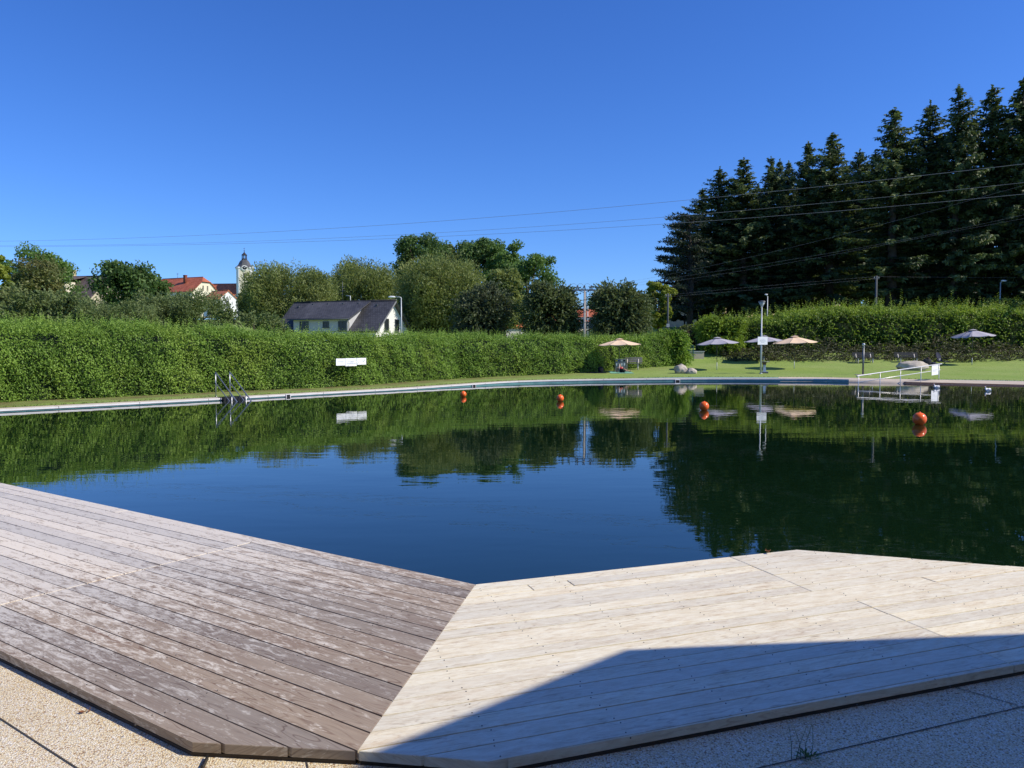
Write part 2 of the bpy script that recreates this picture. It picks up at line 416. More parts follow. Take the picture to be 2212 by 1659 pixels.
def make_tree(name, label, base, H, rx, rz, mat, seed, style='broad', leaf=.34, clumps=46, per=150, bark=None, group=None, cat='tree', ry=None, lob=.28, hold=None, trunk_r=None, boxy=None, wide=False):
    """H: total height, rx/rz: crown radii. crown reaches the top."""
    rng = np.random.default_rng(seed); random.seed(seed)
    ry = ry or rx
    cz = H - rz
    t = thing(name, label, cat, base, 0, group)
    lv = Leaves()
    bumps = unit(rng, 9); amp = rng.uniform(.35, 1, 9) * lob
    def rad(d):
        return 1 - lob * .5 + (amp * np.clip((d @ bumps.T - .62) / .38, 0, 1)).sum(1)
    d = unit(rng, clumps); d[:, 2] = d[:, 2] * .95 + .08
    fr = rng.uniform(.25, 1, clumps) ** .42
    ex_ = .62 if (boxy or cat == 'bush') else .78
    d = np.sign(d) * np.abs(d) ** ex_ * (.92 if ex_ < .7 else .97)
    cc = d * (rad(d) * fr)[:, None] * np.array([rx, ry, rz]) * .94 + np.array([0, 0, cz])
    low = .12 * H
    cc[:, 2] = np.maximum(cc[:, 2], low)
    m = min(rx, rz)
    kx, kz, sh_ = {'spray': (.80, .86, .10), 'willow': (.88, .82, .13)}.get(style, (.88, .93, .04))
    if wide: kx, kz, sh_ = .98, .93, .04
    if cat == 'bush': kx, sh_ = min(1, kx + .1), sh_ * .5
    cc[:, :2] *= kx; cc[:, 2] = cz - sh_ * rz + (cc[:, 2] - cz) * kz
    for i in range(clumps):
        k = int(per * 1.25 * rng.uniform(.6, 1.4)); rc = m * rng.uniform(.20, .38)
        out = cc[i] - np.array([0, 0, cz]); out /= np.linalg.norm(out) + 1e-6
        p = unit(rng, k) * (rng.uniform(0, 1, k) ** .45)[:, None]
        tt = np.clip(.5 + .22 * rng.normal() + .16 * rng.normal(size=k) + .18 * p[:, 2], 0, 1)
        if style == 'willow':      # fine upright plumes
            q = p * np.array([rc * .9, rc * .9, rc * 1.25])
            ax = out * .5 + np.array([0, 0, .55]) + .55 * rng.normal(size=(k, 3))
            nr = rng.normal(size=(k, 3)) + out * .9 + np.array([.2, 0, .4])
            lv.add(cc[i] + q, ax, nr, leaf * rng.uniform(.8, 1.7, k), leaf * .38 * rng.uniform(.7, 1.2, k), tt)
        elif style == 'spray':     # arching shoots with rows of leaves
            ns = max(3, k // 9)
            for _ in range(ns):
                dr = out * .9 + np.array([0, 0, .5]) + .55 * rng.normal(size=3); dr /= np.linalg.norm(dr)
                ln = rc * rng.uniform(.9, 2.0); st = cc[i] + unit(rng, 1)[0] * rc * .7
                u = np.linspace(0, 1, 9)[:, None]
                pts = st + dr * ln * u + np.array([0, 0, -.35]) * ln * u ** 2
                ax = dr + .7 * rng.normal(size=(9, 3)); nr = rng.normal(size=(9, 3)) + np.array([.1, -.1, .8])
                lv.add(pts, ax, nr, leaf * rng.uniform(.7, 1.3, 9), leaf * .55, np.clip(.35 + .3 * u[:, 0] + .15 * rng.normal(size=9), 0, 1))
        else:
            q = p * np.array([rc * 1.15, rc * 1.15, rc * .8])
            nr = rng.normal(size=(k, 3)) * .7 + p * .8 + np.array([0, 0, .5])
            ax = rng.normal(size=(k, 3)) + np.array([0, 0, -.3])
            lv.add(cc[i] + q, ax, nr, leaf * rng.uniform(.7, 1.3, k), leaf * .62 * rng.uniform(.8, 1.2, k), tt)
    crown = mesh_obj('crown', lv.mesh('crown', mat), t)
    tr = MB(); r0 = trunk_r or max(.08, H * .022)
    lean = rng.normal(size=2) * .02 * H
    top = Vector((lean[0], lean[1], cz + rz * .35))
    pts = [Vector((0, 0, -.3)), Vector((lean[0] * .15, lean[1] * .15, H * .2)), Vector((lean[0] * .6, lean[1] * .6, cz * .8 + .1 * H)), top]
    tr.tube(pts, [r0 * 1.25, r0, r0 * .7, r0 * .2], 9)
    for i in np.argsort(-fr)[:14]:
        e = Vector(cc[i]); s0 = Vector((lean[0] * .4, lean[1] * .4, max(H * .14, min(e.z - .1 * H, H * rng.uniform(.2, .5)))))
        mid = (s0 + e) / 2 + Vector((0, 0, .06 * H))
        tr.tube([s0, mid, e], [r0 * .5, r0 * .3, r0 * .08], 6)
    tr.build('trunk', bark or M['bark'], t)
    return t

def make_spruce(seed, H=25.0, Rm=3.6, bare=.16, mat=None, quads=1.0):
    rng = np.random.default_rng(seed)
    lv = Leaves(); tr = MB(); lobe = rng.uniform(0, 6)
    tr.tube([(0, 0, -.5), (.05, 0, H * .3), (0, .05, H * .7), (0, 0, H * .985)], [.34, .27, .13, .015], 9)
    z = H * bare
    while z < H * .985:
        t = (z - H * bare) / (H * (1 - bare))
        prof = min(1.0, .72 + t) * (1 - t) ** .70
        nb = rng.integers(6, 9) if t < .85 else 5
        for b in range(nb):
            if rng.random() < (.34 if t < .25 else .16): continue
            th = rng.uniform(0, 2 * PI)
            ln = max(.25, Rm * prof * rng.uniform(.6, 1.15) * (1 + .22 * math.sin(th * 2 + lobe) + .18 * math.sin(z * .9 + th + lobe)))
            dx = np.array([math.cos(th), math.sin(th), 0.]); pr = np.array([-dx[1], dx[0], 0.])
            droop = -.35 * (1 - t) - .05; rise = .55 * t
            k = max(4, int(ln * 8 * quads)); u = (np.arange(k) + rng.uniform(0, 1, k)) / k
            u = .12 + .88 * u
            zz = rise * ln * u + droop * ln * (u ** 1.3) + .22 * ln * np.clip(u - .6, 0, 1)
            P = np.array([0, 0, z]) + dx * (ln * u)[:, None] + np.array([0, 0, 1.]) * zz[:, None]
            tb = .30 + .25 * rng.normal()
            for side in (-1, 1):
                wd = (.15 + .55 * (1 - u) * min(1, ln / 2.2)) * rng.uniform(.6, 1.1, k)
                c = P + pr * (side * wd * .45)[:, None] + rng.normal(size=(k, 3)) * .05
                ax = dx * .75 + pr * side * .75 + np.array([0, 0, -.25]) + .3 * rng.normal(size=(k, 3))
                nr = np.array([0, 0, .55]) + dx * .55 + .6 * rng.normal(size=(k, 3))
                lv.add(c, ax, nr, .25 + wd * .36, .12 + .08 * rng.random(k), np.clip(tb + .45 * (u - .3) + .12 * rng.normal(size=k), 0, 1))
            # hanging twigs
            c = P + np.array([0, 0, -.16]) + rng.normal(size=(k, 3)) * .07
            lv.add(c, np.array([0, 0, -1.]) + .35 * rng.normal(size=(k, 3)) + dx * .3, dx + .5 * rng.normal(size=(k, 3)), .32 + .25 * rng.random(k) * (1 - t), .12, np.clip(tb - .1 + .3 * u, 0, 1))
            if ln > 1.2:
                e = np.array([0, 0, z]) + dx * ln * .8 + np.array([0, 0, 1.]) * (rise * ln * .8 + droop * ln * .75)
                tr.tube([(0, 0, z), tuple(e)], [.045, .012], 4, False)
        z += rng.uniform(.30, .50) * (1 - .35 * t)
    # leader
    for i in range(16):
        zt = H * .96 + i * .07; th = rng.uniform(0, 2 * PI); lv.add([[0, 0, zt]], [[math.cos(th), math.sin(th), .9]], [[rng.normal(), rng.normal(), .3]], .32, .13, .6)
    return lv.mesh('crown', mat or M['f_spruce']), tr

def hedge(name, label, line, zb, zface, ztop, depth, mat, seed, leaf, dens, shoot_h, shoots, px_scale=True, group=None, undercut=0.0, dim=0.0):
    """line: ground points of the visible face; the body lies to its left-hand side (away from the pool)."""
    rng = np.random.default_rng(seed); lv = Leaves(); core = MB()
    P = [np.array(p[:2]) for p in line]
    ccore_top = []; prev = None
    for i in range(len(P) - 1):
        a, b = P[i], P[i + 1]; d = b - a; ln = np.linalg.norm(d); d = d / ln; nrm = np.array([d[1], -d[0]])
        za, zb_ = zb[i], zb[i + 1]; ta, tb_ = ztop[i], ztop[i + 1]; fa, fb = zface[i], zface[i + 1]
        dist = max(20, (a[1] + b[1]) / 2); sizes = leaf * (.65 + .35 * dist / 40)
        D = dens * (30 / dist) ** 1.3
        def lerp(u, p, q): return p * (1 - u) + q * u
        # face
        k = int(ln * (fa - za) * D)
        u = rng.random(k); z = lerp(u, za, zb_) + (rng.random(k) ** .92) * (lerp(u, fa, fb) - lerp(u, za, zb_)) - .02 + .16 * rng.normal(size=k) * (rng.random(k) < .25)
        wob = .10 * np.sin(u * ln * 1.9 + i) + .09 * np.sin(z * 3.1 + u * ln * .8 + i) + .07 * np.sin(u * ln * 5.3 + z * 4)
        off = rng.normal(size=k) * .11 + wob - np.abs(rng.normal(size=k)) * .07
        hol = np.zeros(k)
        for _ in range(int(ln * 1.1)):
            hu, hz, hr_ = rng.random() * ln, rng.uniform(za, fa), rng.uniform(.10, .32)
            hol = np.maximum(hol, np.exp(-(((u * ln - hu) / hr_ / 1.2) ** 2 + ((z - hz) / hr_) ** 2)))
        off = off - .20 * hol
        c = np.stack([a[0] + d[0] * u * ln + nrm[0] * off, a[1] + d[1] * u * ln + nrm[1] * off, z], 1)
        if undercut:
            vv = 1 - np.clip((c[:, 2] - lerp(u, za, zb_)) / (lerp(u, fa, fb) - lerp(u, za, zb_)), 0, 1)
            c[:, :2] -= nrm * (undercut * vv)[:, None]
        n3 = np.array([nrm[0], nrm[1], .35])
        lv.add(c, np.array([d[0] * .2, d[1] * .2, -.7]) + .7 * rng.normal(size=(k, 3)), n3 * .9 + .55 * rng.normal(size=(k, 3)), sizes * rng.uniform(.7, 1.35, k), sizes * .68, np.clip(.48 - dim + .26 * rng.normal(size=k) + (off + .2 * hol) * 1.6 - .25 * hol, 0, 1))  # face and hollow shade put into the leaf tint
        # loose sprays standing out of the face
        k = int(ln * (fa - za) * D * .05)
        for _ in range(k):
            u0 = rng.random(); z0 = lerp(u0, za, zb_) + rng.random() * (lerp(u0, fa, fb) - lerp(u0, za, zb_))
            st = np.array([a[0] + d[0] * u0 * ln, a[1] + d[1] * u0 * ln, z0])
            dr = np.array([nrm[0], nrm[1], .2]) + .6 * rng.normal(size=3); dr /= np.linalg.norm(dr)
            q = np.linspace(0, 1, 5)[:, None]; L0 = rng.uniform(.12, .34) * (.6 + dist / 80)
            lv.add(st + dr * L0 * q + np.array([0, 0, -.3]) * L0 * q ** 2, dr + .6 * rng.normal(size=(5, 3)), n3 + .6 * rng.normal(size=(5, 3)), sizes, sizes * .6, np.clip(.6 + .15 * rng.normal(size=5), 0, 1))
        # top body, rising from the trimmed face to the loose crest
        k = int(ln * depth * D * 1.3)
        u = rng.random(k); v = rng.random(k) ** 1.25
        zt = lerp(u, fa, fb) + (lerp(u, ta, tb_) - shoot_h * .35 - lerp(u, fa, fb)) * np.sqrt(v) + .10 * rng.normal(size=k) + .10 * np.sin(u * ln * 1.3) + .06 * np.sin(u * ln * 4.1 + 1)
        c = np.stack([a[0] + d[0] * u * ln - nrm[0] * v * depth, a[1] + d[1] * u * ln - nrm[1] * v * depth, zt], 1)
        lv.add(c, rng.normal(size=(k, 3)) + np.array([0, 0, .5]), np.array([nrm[0] * .4, nrm[1] * .4, .8]) + .6 * rng.normal(size=(k, 3)), sizes * rng.uniform(.7, 1.4, k), sizes * .6, np.clip(.55 + .2 * rng.normal(size=k), 0, 1))
        # shoots
        k = int(ln * shoots * (30 / dist) ** .6)
        for _ in range(k):
            u0 = rng.random(); v0 = rng.random() ** .7
            z0 = lerp(u0, fa, fb) + (lerp(u0, ta, tb_) - shoot_h * .45 - lerp(u0, fa, fb)) * math.sqrt(v0)
            st = np.array([a[0] + d[0] * u0 * ln - nrm[0] * v0 * depth, a[1] + d[1] * u0 * ln - nrm[1] * v0 * depth, z0])
            dr = np.array([nrm[0] * .25, nrm[1] * .25, 1.0]) + .33 * rng.normal(size=3); dr /= np.linalg.norm(dr)
            L0 = shoot_h * rng.uniform(.4, 1.15) * (1.5 if rng.random() < .07 else 1)
            m = max(5, int(L0 / (sizes * .55))); q = np.linspace(0, 1, m)[:, None]
            sd = np.where(np.arange(m) % 2 == 0, 1, -1)[:, None]; side = np.cross(dr, rng.normal(size=3)); side /= np.linalg.norm(side)
            lv.add(st + dr * L0 * q + side * sd * sizes * .35, dr * .6 + side * sd + .3 * rng.normal(size=(m, 3)), rng.normal(size=(m, 3)) + n3, sizes * (1.2 - .6 * q[:, 0]), sizes * .5 * (1.2 - .5 * q[:, 0]), np.clip(.62 + .25 * q[:, 0] + .12 * rng.normal(size=m), 0, 1))
        # inner body, its dark colour standing in for shade between the leaves
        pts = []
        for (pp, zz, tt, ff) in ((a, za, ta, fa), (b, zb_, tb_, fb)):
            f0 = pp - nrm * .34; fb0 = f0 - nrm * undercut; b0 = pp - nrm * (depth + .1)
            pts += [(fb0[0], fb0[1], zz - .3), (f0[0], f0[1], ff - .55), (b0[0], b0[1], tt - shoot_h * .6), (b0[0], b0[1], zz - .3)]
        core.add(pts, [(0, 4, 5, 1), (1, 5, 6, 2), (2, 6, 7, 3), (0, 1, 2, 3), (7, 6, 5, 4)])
    o0 = Vector((P[0][0], P[0][1], zb[0]))
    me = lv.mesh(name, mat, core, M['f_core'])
    me.transform(Matrix.Translation(-o0))
    o = mesh_obj(name, me, None, o0)
    return tag(o, label, 'hedge', group)

# ================================================================== THE SETTING
DZ = 0.35                      # deck top above the water
# far waterline, followed from left to right in the photo
wl_px = [(-420, 917), (-200, 902), (0, 891), (250, 877.8), (450, 867), (698, 853), (873, 843.5), (998, 836), (1120, 829.6), (1245, 826.6), (1338, 825.2), (1495, 823.8), (1648, 823.8), (1788, 824.6), (1877, 827), (2000, 829.8), (2210, 834), (2420, 840)]
WL = [G(px, py, 0) for px, py in wl_px]
def resample(P, step=.8):
    # Catmull-Rom through the points
    out = []
    n = len(P)
    for i in range(n - 1):
        p0, p1, p2, p3 = P[max(i - 1, 0)], P[i], P[i + 1], P[min(i + 2, n - 1)]
        k = max(2, int((p2 - p1).length / step))
        for j in range(k):
            t = j / k
            out.append(.5 * ((2 * p1) + (p2 - p0) * t + (2 * p0 - 5 * p1 + 4 * p2 - p3) * t * t + (3 * p1 - p0 - 3 * p2 + p3) * t ** 3))
    out.append(P[-1]); return out
WLS = resample(WL)
# where the stone coping ends and the sandy ramp begins
ramp_i = min(range(len(WLS)), key=lambda i: (WLS[i] - G(1835, 825.4, 0)).length)
def outward(P, i):
    d = (P[min(i + 1, len(P) - 1)] - P[max(i - 1, 0)]).normalized()
    return Vector((-d.y, d.x, 0))

# decks -------------------------------------------------------------
S_top, S_bot = G(1027, 1262, DZ), G(772, 1622, DZ)
A_far = G(0, 1042.6, DZ)
uL = (A_far - S_top).normalized()
L_out = [S_top, S_top + uL * 22]
lo0, lo1 = G(0, 1405.4, DZ), G(416, 1604, DZ)
L_out += [lo1 + (lo0 - lo1).normalized() * 22, lo1, S_bot]
R_corner = G(1720, 1187, DZ); R_w2 = G(2212, 1225, DZ); R_front = G(1060, 1646, DZ); R_lo2 = G(2212, 1433, DZ)
uR = (R_corner - S_top).normalized()
R_out = [S_top, S_bot, R_front, R_front + (R_lo2 - R_front).normalized() * 5.2, R_corner + (R_w2 - R_corner).normalized() * 3.2, R_corner]
def clip(poly, p, nn):           # keep the side where (x-p).nn >= 0
    out = []
    for i in range(len(poly)):
        a, b = poly[i], poly[(i + 1) % len(poly)]
        da, db = (a - p).dot(nn), (b - p).dot(nn)
        if da >= 0: out.append(a)
        if (da >= 0) != (db >= 0): out.append(a + (b - a) * (da / (da - db)))
    return out
def ccw(poly):
    ar = sum(poly[i].x * poly[(i + 1) % len(poly)].y - poly[(i + 1) % len(poly)].x * poly[i].y for i in range(len(poly)))
    return poly if ar > 0 else poly[::-1]

def build_deck(name, label, outline, o0, u, pitch, nboards, butts, mat, seed, nail_from, gap_=.009):
    """boards run along u from o0; rows count away from the water."""
    rng = random.Random(seed)
    v = Vector((-u.y, u.x, 0))
    c = sum(outline, Vector()) / len(outline)
    if (c - o0).dot(v) < 0: v = -v
    base = Vector((o0.x, o0.y, 0))
    t = thing(name, label, 'deck', (base.x, base.y, DZ))
    verts, faces, uvs, rnds = [], [], [], []
    nails = MB()
    TH = .042; gap = gap_
    for r in range(nboards):
        row = clip(clip(outline, o0 + v * (r * pitch + gap / 2), v), o0 + v * ((r + 1) * pitch - gap / 2), -v)
        if len(row) < 3: continue
        cuts = sorted(butts(r))
        pieces = []; rest = row
        for cpos, w in cuts:
            left = clip(rest, o0 + u * (cpos - w / 2), -u); rest = clip(rest, o0 + u * (cpos + w / 2), u)
            if len(left) > 2: pieces.append(left)
        if len(rest) > 2: pieces.append(rest)
        for pc in pieces:
            pc = ccw(pc)
            k = len(pc); b = len(verts)
            dz = rng.uniform(-.0016, .0016); ou, ov = rng.uniform(0, 60), rng.uniform(0, 30); rr = rng.random()
            cen = sum(pc, Vector()) / k
            # slightly eased top edge
            ins = [p + (cen - p).normalized() * .003 for p in pc]
            for ring_, z in ((pc, -TH), (pc, -.003 + dz), (ins, dz)):
                for p in ring_: verts.append((p.x - base.x, p.y - base.y, z)); rnds.append(rr)
            fl = [tuple(b + 2 * k + i for i in range(k)), tuple(b + k - 1 - i for i in range(k))]
            for q in (0, 1):
                for i in range(k):
                    j = (i + 1) % k; fl.append((b + q * k + i, b + q * k + j, b + (q + 1) * k + j, b + (q + 1) * k + i))
            for f in fl:
                faces.append(f)
                for idx in f:
                    p = Vector(verts[idx]) + Vector((base.x, base.y, 0)) - o0
                    uvs.append((p.dot(u) + ou, p.dot(v) + (p.z if abs(p.z) > .01 else 0) + ov))
            # screws in pairs along the joists
            s = [(p - o0).dot(u) for p in pc]; s0, s1 = min(s), max(s)
            js = nail_from
            while js < s1 - .03:
                if js > s0 + .03 and (r + 1) * pitch < 99:
                    for q in (.024, pitch - .024):
                        pt = o0 + u * (js + rng.uniform(-.02, .02)) + v * (r * pitch + q)
                        a = .0034
                        nails.lathe([(a, -.002), (a, dz + .0022), (a * .5, dz + .0028)], 8, (pt.x - base.x, pt.y - base.y, 0), smooth=False)
                js += .58
    me = bpy.data.meshes.new('boards'); me.from_pydata(verts, [], faces)
    uvl = me.uv_layers.new(name='UVMap'); uvl.data.foreach_set('uv', [x for p in uvs for x in p])
    at = me.attributes.new('rnd', 'FLOAT', 'POINT'); at.data.foreach_set('value', rnds)
    me.materials.append(mat); me.update()
    mesh_obj('boards', me, t)
    o = nails.build('screw_heads', M['screw'], t); o['kind'] = 'stuff'
    # dark substructure and edge trim below the boards
    sub = MB(); loc = [Vector((p.x - base.x, p.y - base.y, 0)) for p in ccw(outline)]
    cen = sum(loc, Vector()) / len(loc)
    inner = [p + (cen - p).normalized() * .012 for p in loc]
    sub.prism(inner, -.60, -TH - .006)
    sub.build('substructure', M['wood_dark'], t)
    return t, v
NB_L = 15
vL0 = Vector((-uL.y, uL.x, 0))
wL = abs((lo1 - S_top).dot(vL0))
pitL = abs((S_bot - S_top).dot(vL0)) / 15.0
nL = int(math.ceil(max(abs((p - S_top).dot(vL0)) for p in L_out) / pitL))
bx = (G(300, 1232, DZ) - S_top).dot(uL)
rngb = random.Random(5)
def buttsL(r): return [(bx, .010), (bx + 4.1, .008)] if r > 0 else [(bx + 2.2, .006)]
build_deck('wooden_deck', 'weathered brown grey board deck on the left, its planks running up to the left', L_out, S_top, uL, pitL, nL, buttsL, M['wood_l'], 3, .05)
vR0 = Vector((-uR.y, uR.x, 0))
wR = abs((R_lo2 - S_top).dot(vR0)); pitR = abs((S_bot - S_top).dot(vR0)) / 15.0
nR = int(math.ceil(max(abs((p - S_top).dot(vR0)) for p in R_out) / pitR))
cR1 = (G(1578, 1203, DZ) - S_top).dot(uR); cR2 = (G(2100, 1400, DZ) - S_top).dot(uR)
p1 = (G(1150, 1272, DZ) - S_top).dot(uR); p2 = (G(1242, 1266, DZ) - S_top).dot(uR)
def buttsR(r):
    if r in (1,): return [(p1, .006), (p2, .006), (cR1 + .0, .006)]
    if r < 7: return [(cR1, .006)]
    if r > 8: return [(cR2, .006)]
    return [(cR1 + 1.0, .003)]
build_deck('wooden_deck', 'pale bleached board deck on the right, half of it in shadow', R_out, S_top, uR, pitR, nR, buttsR, M['wood_r'], 8, -1.15, .007)

# edge board under the cut plank ends, along the pebble paving
def deck_edge(a, b, parent_loc, th=.028, h=.05):
    d = (b - a).normalized(); n_ = Vector((d.y, -d.x, 0))
# paving -------------------------------------------------------------
PZ = 0.287
inL = Vector((-uL.y, uL.x, 0)); inL = inL if inL.dot(lo1 - S_top) < 0 else -inL        # toward the water
inR = Vector((-uR.y, uR.x, 0)); inR = inR if inR.dot(R_front - S_top) < 0 else -inR
a0 = lo1 + (lo0 - lo1).normalized() * 22 + inL * .5
seam = S_bot + (S_top - S_bot).normalized() * .6
b0 = R_front + (R_lo2 - R_front).normalized() * 5.2 + inR * .25
poly = [Vector((a0.x, a0.y, 0)), Vector((-26, -14, 0)), Vector((22, -14, 0)), Vector((22, b0.y - 2.5, 0)), Vector((b0.x + .6, b0.y, 0)), Vector((b0.x, b0.y, 0)), Vector((R_front.x + inR.x * .45, R_front.y + inR.y * .45, 0)), Vector((seam.x, seam.y, 0)), Vector((lo1.x + inL.x * .35, lo1.y + inL.y * .35, 0))]
import bmesh
def flat_poly(name, pts, z, mat):
    bm = bmesh.new(); bm.faces.new([bm.verts.new((p.x, p.y, z)) for p in pts])
    bm.normal_update()
    bmesh.ops.triangulate(bm, faces=bm.faces[:]); bmesh.ops.recalc_face_normals(bm, faces=bm.faces[:])
    me = bpy.data.meshes.new(name); bm.to_mesh(me); bm.free(); me.materials.append(mat)
    if me.polygons and me.polygons[0].normal.z < 0: me.flip_normals()
    return mesh_obj(name, me)
tag(flat_poly('paving', poly, PZ, M['pebble']), 'pale washed pebble concrete paving in front of the decks', 'paving', kind='structure')
# dark expansion joints set into the paving: thin strips lying on it
jt = MB()
def joint(pa, pb, ext0=0, ext1=0, w=.007):
    a, b = G(*pa, PZ), G(*pb, PZ); d = (b - a).normalized(); a = a - d * ext0; b = b + d * ext1; n_ = Vector((-d.y, d.x, 0)) * w / 2
    z = Vector((0, 0, .004))
    jt.quad(a - n_ + z, b - n_ + z, b + n_ + z, a + n_ + z)
joint((0, 1553), (150, 1650), 6, 3)
joint((1645, 1659), (2212, 1527), 3, 5)
joint((2009, 1471), (2076, 1490), .02, .25, .006)
joint((657, 1622), (664, 1655), .02, 2, .006)
tag(jt.build('paving_joints', M['joint']), 'dark straight joints between the pebble concrete slabs', 'paving joints', kind='structure')

# water ----------------------------------------------------------------
wt = MB()
far = [p + outward(WLS, i) * .35 for i, p in enumerate(WLS)]
nearR = [Vector((40, 6, 0)), Vector((R_corner.x + 8, R_corner.y - 4.2, 0)), Vector((R_corner.x - .5, R_corner.y - .9, 0)), Vector((S_top.x + .1, S_top.y - .45, 0)), Vector((S_top.x + uL.x * 20 - .6, S_top.y + uL.y * 20 - .6, 0)), Vector((-34, 16, 0))]
wp = far + nearR
tag(flat_poly('water', wp, 0, M['water']), 'calm dark green swimming pond water with mirror reflections', 'water', kind='structure')

# coping and liner wall -------------------------------------------------
cp = thing('pool_wall', 'low pool wall with pale coping, grey face and teal liner along the far edge', 'pool wall', (WLS[40].x, WLS[40].y, 0))
CZ = .105
def lift(p): return .075 * ss(36, 46, p.y)
def strip(mb, offs, i0, i1, mi=0):
    """offs: list of (distance outward from the waterline, z); a skin swept along the waterline."""
    idx = list(range(i0, i1))
    vs = []; fs = []; k = len(offs)
    for i in idx:
        o = outward(WLS, i)
        for d, z in offs: p = WLS[i] + o * d; vs.append((p.x, p.y, z + (lift(WLS[i]) if z > .03 else 0)))
    for a in range(len(idx) - 1):
        for b in range(k - 1):
            fs.append((a * k + b, (a + 1) * k + b, (a + 1) * k + b + 1, a * k + b + 1))
    mb.add(vs, fs, False, mi)
# coping in slabs with fine gaps
mb = MB(); i = 0
while i < ramp_i - 1:
    j = min(i + 3, ramp_i)
    a = i
    vs = []
    strip(mb, [(-.02, CZ - .058), (-.02, CZ), (.52, CZ + .006), (.52, CZ - .06), (-.02, CZ - .058)], i, j + 1)
    i = j
o = mb.build('coping', M['coping'], cp); o.location = -cp.location
mb = MB(); strip(mb, [(-.028, CZ - .066), (-.028, CZ - .004)], 0, ramp_i + 1)
o = mb.build('coping_face', M['fasc_grey'], cp); o.location = -cp.location
mb = MB(); strip(mb, [(.0, -.5), (.0, CZ - .05)], 0, ramp_i + 1)
o = mb.build('liner', M['liner'], cp); o.location = -cp.location
# slab gaps
mb = MB()
for i in range(3, ramp_i, 3):
    p = WLS[i]; o_ = outward(WLS, i); d = Vector((o_.y, -o_.x, 0)) * .006
    for q0, q1, z0, z1 in ((-.033, .515, CZ + .002, CZ + .010), (-.034, -.034, CZ - .058, CZ + .002)):
        A = p + o_ * q0; B = p + o_ * q1
        z0 += lift(p); z1 += lift(p)
        mb.quad((A.x - d.x, A.y - d.y, z0), (A.x + d.x, A.y + d.y, z0), (B.x + d.x, B.y + d.y, z1), (B.x - d.x, B.y - d.y, z1))
o = mb.build('slab_joints', M['joint'], cp); o.location = -cp.location
# skimmer mouths
for px, py in ((619, 857), (1024, 834), (1456, 824.2)):
    i = min(range(len(WLS)), key=lambda i: abs((WLS[i].x / WLS[i].y) - (px - CX) / F))
    p = WLS[i]; o_ = outward(WLS, i); d = Vector((o_.y, -o_.x, 0)); ang = math.atan2(d.y, d.x)
    big = 1 + (p.y - 30) * .025
    w, h = .22 * big, .10
    q = p - o_ * .045 - cp.location; q.z += lift(p) * .6
    f = MB()
    for sx in (-1, 1): f.box((q.x + d.x * sx * (w / 2 - .015), q.y + d.y * sx * (w / 2 - .015), .03), (.03, .035, .17), ang)
    f.box((q.x, q.y, .103), (w - .06, .035, .024), ang); f.box((q.x, q.y, -.045), (w - .06, .035, .024), ang)
    fo = f.build('skimmer', M['fasc_grey'], cp)
    g = MB(); g.box((q.x + o_.x * .008, q.y + o_.y * .008, .028), (w - .062, .02, .122), ang); g.build('skimmer_opening', M['black'], fo)

# sandy ramp on the right -------------------------------------------------
mb = MB()
n_ = len(WLS)
idx = list(range(max(0, ramp_i - 4), n_)); vs = []; fs = []; K = 7
offs0 = [(-3.0, -.35), (-.6, -.07), (-.05, -.012), (.0, .012), (.06, .03), (1.5, .10), (2.75, .17)]
for i in idx:
    o_ = outward(WLS, i); k = ss(ramp_i - 4, ramp_i + 8, i)
    for d, z in offs0:
        dd = d * (.18 + .82 * k) if d > 0 else d
        zz = z if d <= 0.06 else max(z, .03)
        zz = zz + (1 - k) * (.085 if d > 0.05 else 0)
        p = WLS[i] + o_ * dd; vs.append((p.x, p.y, zz))
for a in range(len(idx) - 1):
    for b in range(K - 1): fs.append((a * K + b, (a + 1) * K + b, (a + 1) * K + b + 1, a * K + b + 1))
mb.add(vs, fs, True)
tag(mb.build('beach', M['sand']), 'pale sandy concrete ramp sloping into the water at the far right', 'beach', kind='structure')
# dark wet line along the ramp's foot
mb = MB(); strip(mb, [(-.02, .012), (.055, .036)], ramp_i + 3, n_)
tag(mb.build('wet_edge', plain('wet_sand', (.13, .075, .05), .5)), 'dark wet line along the foot of the sandy ramp', 'wet edge', kind='structure')

# lawn and land -------------------------------------------------------------
inner = []
for i, p in enumerate(WLS):
    o_ = outward(WLS, i); k = ss(ramp_i - 4, ramp_i + 8, i)
    off = .50 if i < ramp_i - 4 else (.50 * (1 - k) + 2.7 * k)
    inner.append(p + o_ * off)
ring0 = inner + [Vector((46, 22, 0)), Vector((44, 5, 0))] + [Vector((30, -6, 0)), Vector((8, 1.2, 0)), Vector((0, 2.2, 0)), Vector((-9, 3.5, 0)), Vector((-24, 9, 0)), Vector((-33, 14, 0))]
C0 = Vector((7, 26, 0))
ks = [1, 1.012, 1.03, 1.06, 1.1, 1.15, 1.2, 1.26, 1.33, 1.4, 1.5, 1.62, 1.8, 2.0, 2.3, 2.7, 3.2, 4, 5, 6.5, 9, 13, 20, 30, 45]
vs = []; fs = []; m = len(ring0)
for k in ks:
    for j, p in enumerate(ring0):
        q = C0 + (p - C0) * k
        z = terr(q.x, q.y)
        if q.y < 12 and k < 2: z = min(z, .10)
        vs.append((q.x, q.y, z))
for a in range(len(ks) - 1):
    for b in range(m):
        b2 = (b + 1) % m
        fs.append((a * m + b2, a * m + b, (a + 1) * m + b, (a + 1) * m + b2))
mb = MB(); mb.add(vs, fs, True)
lawn_o = mb.build('lawn', M['grass'])
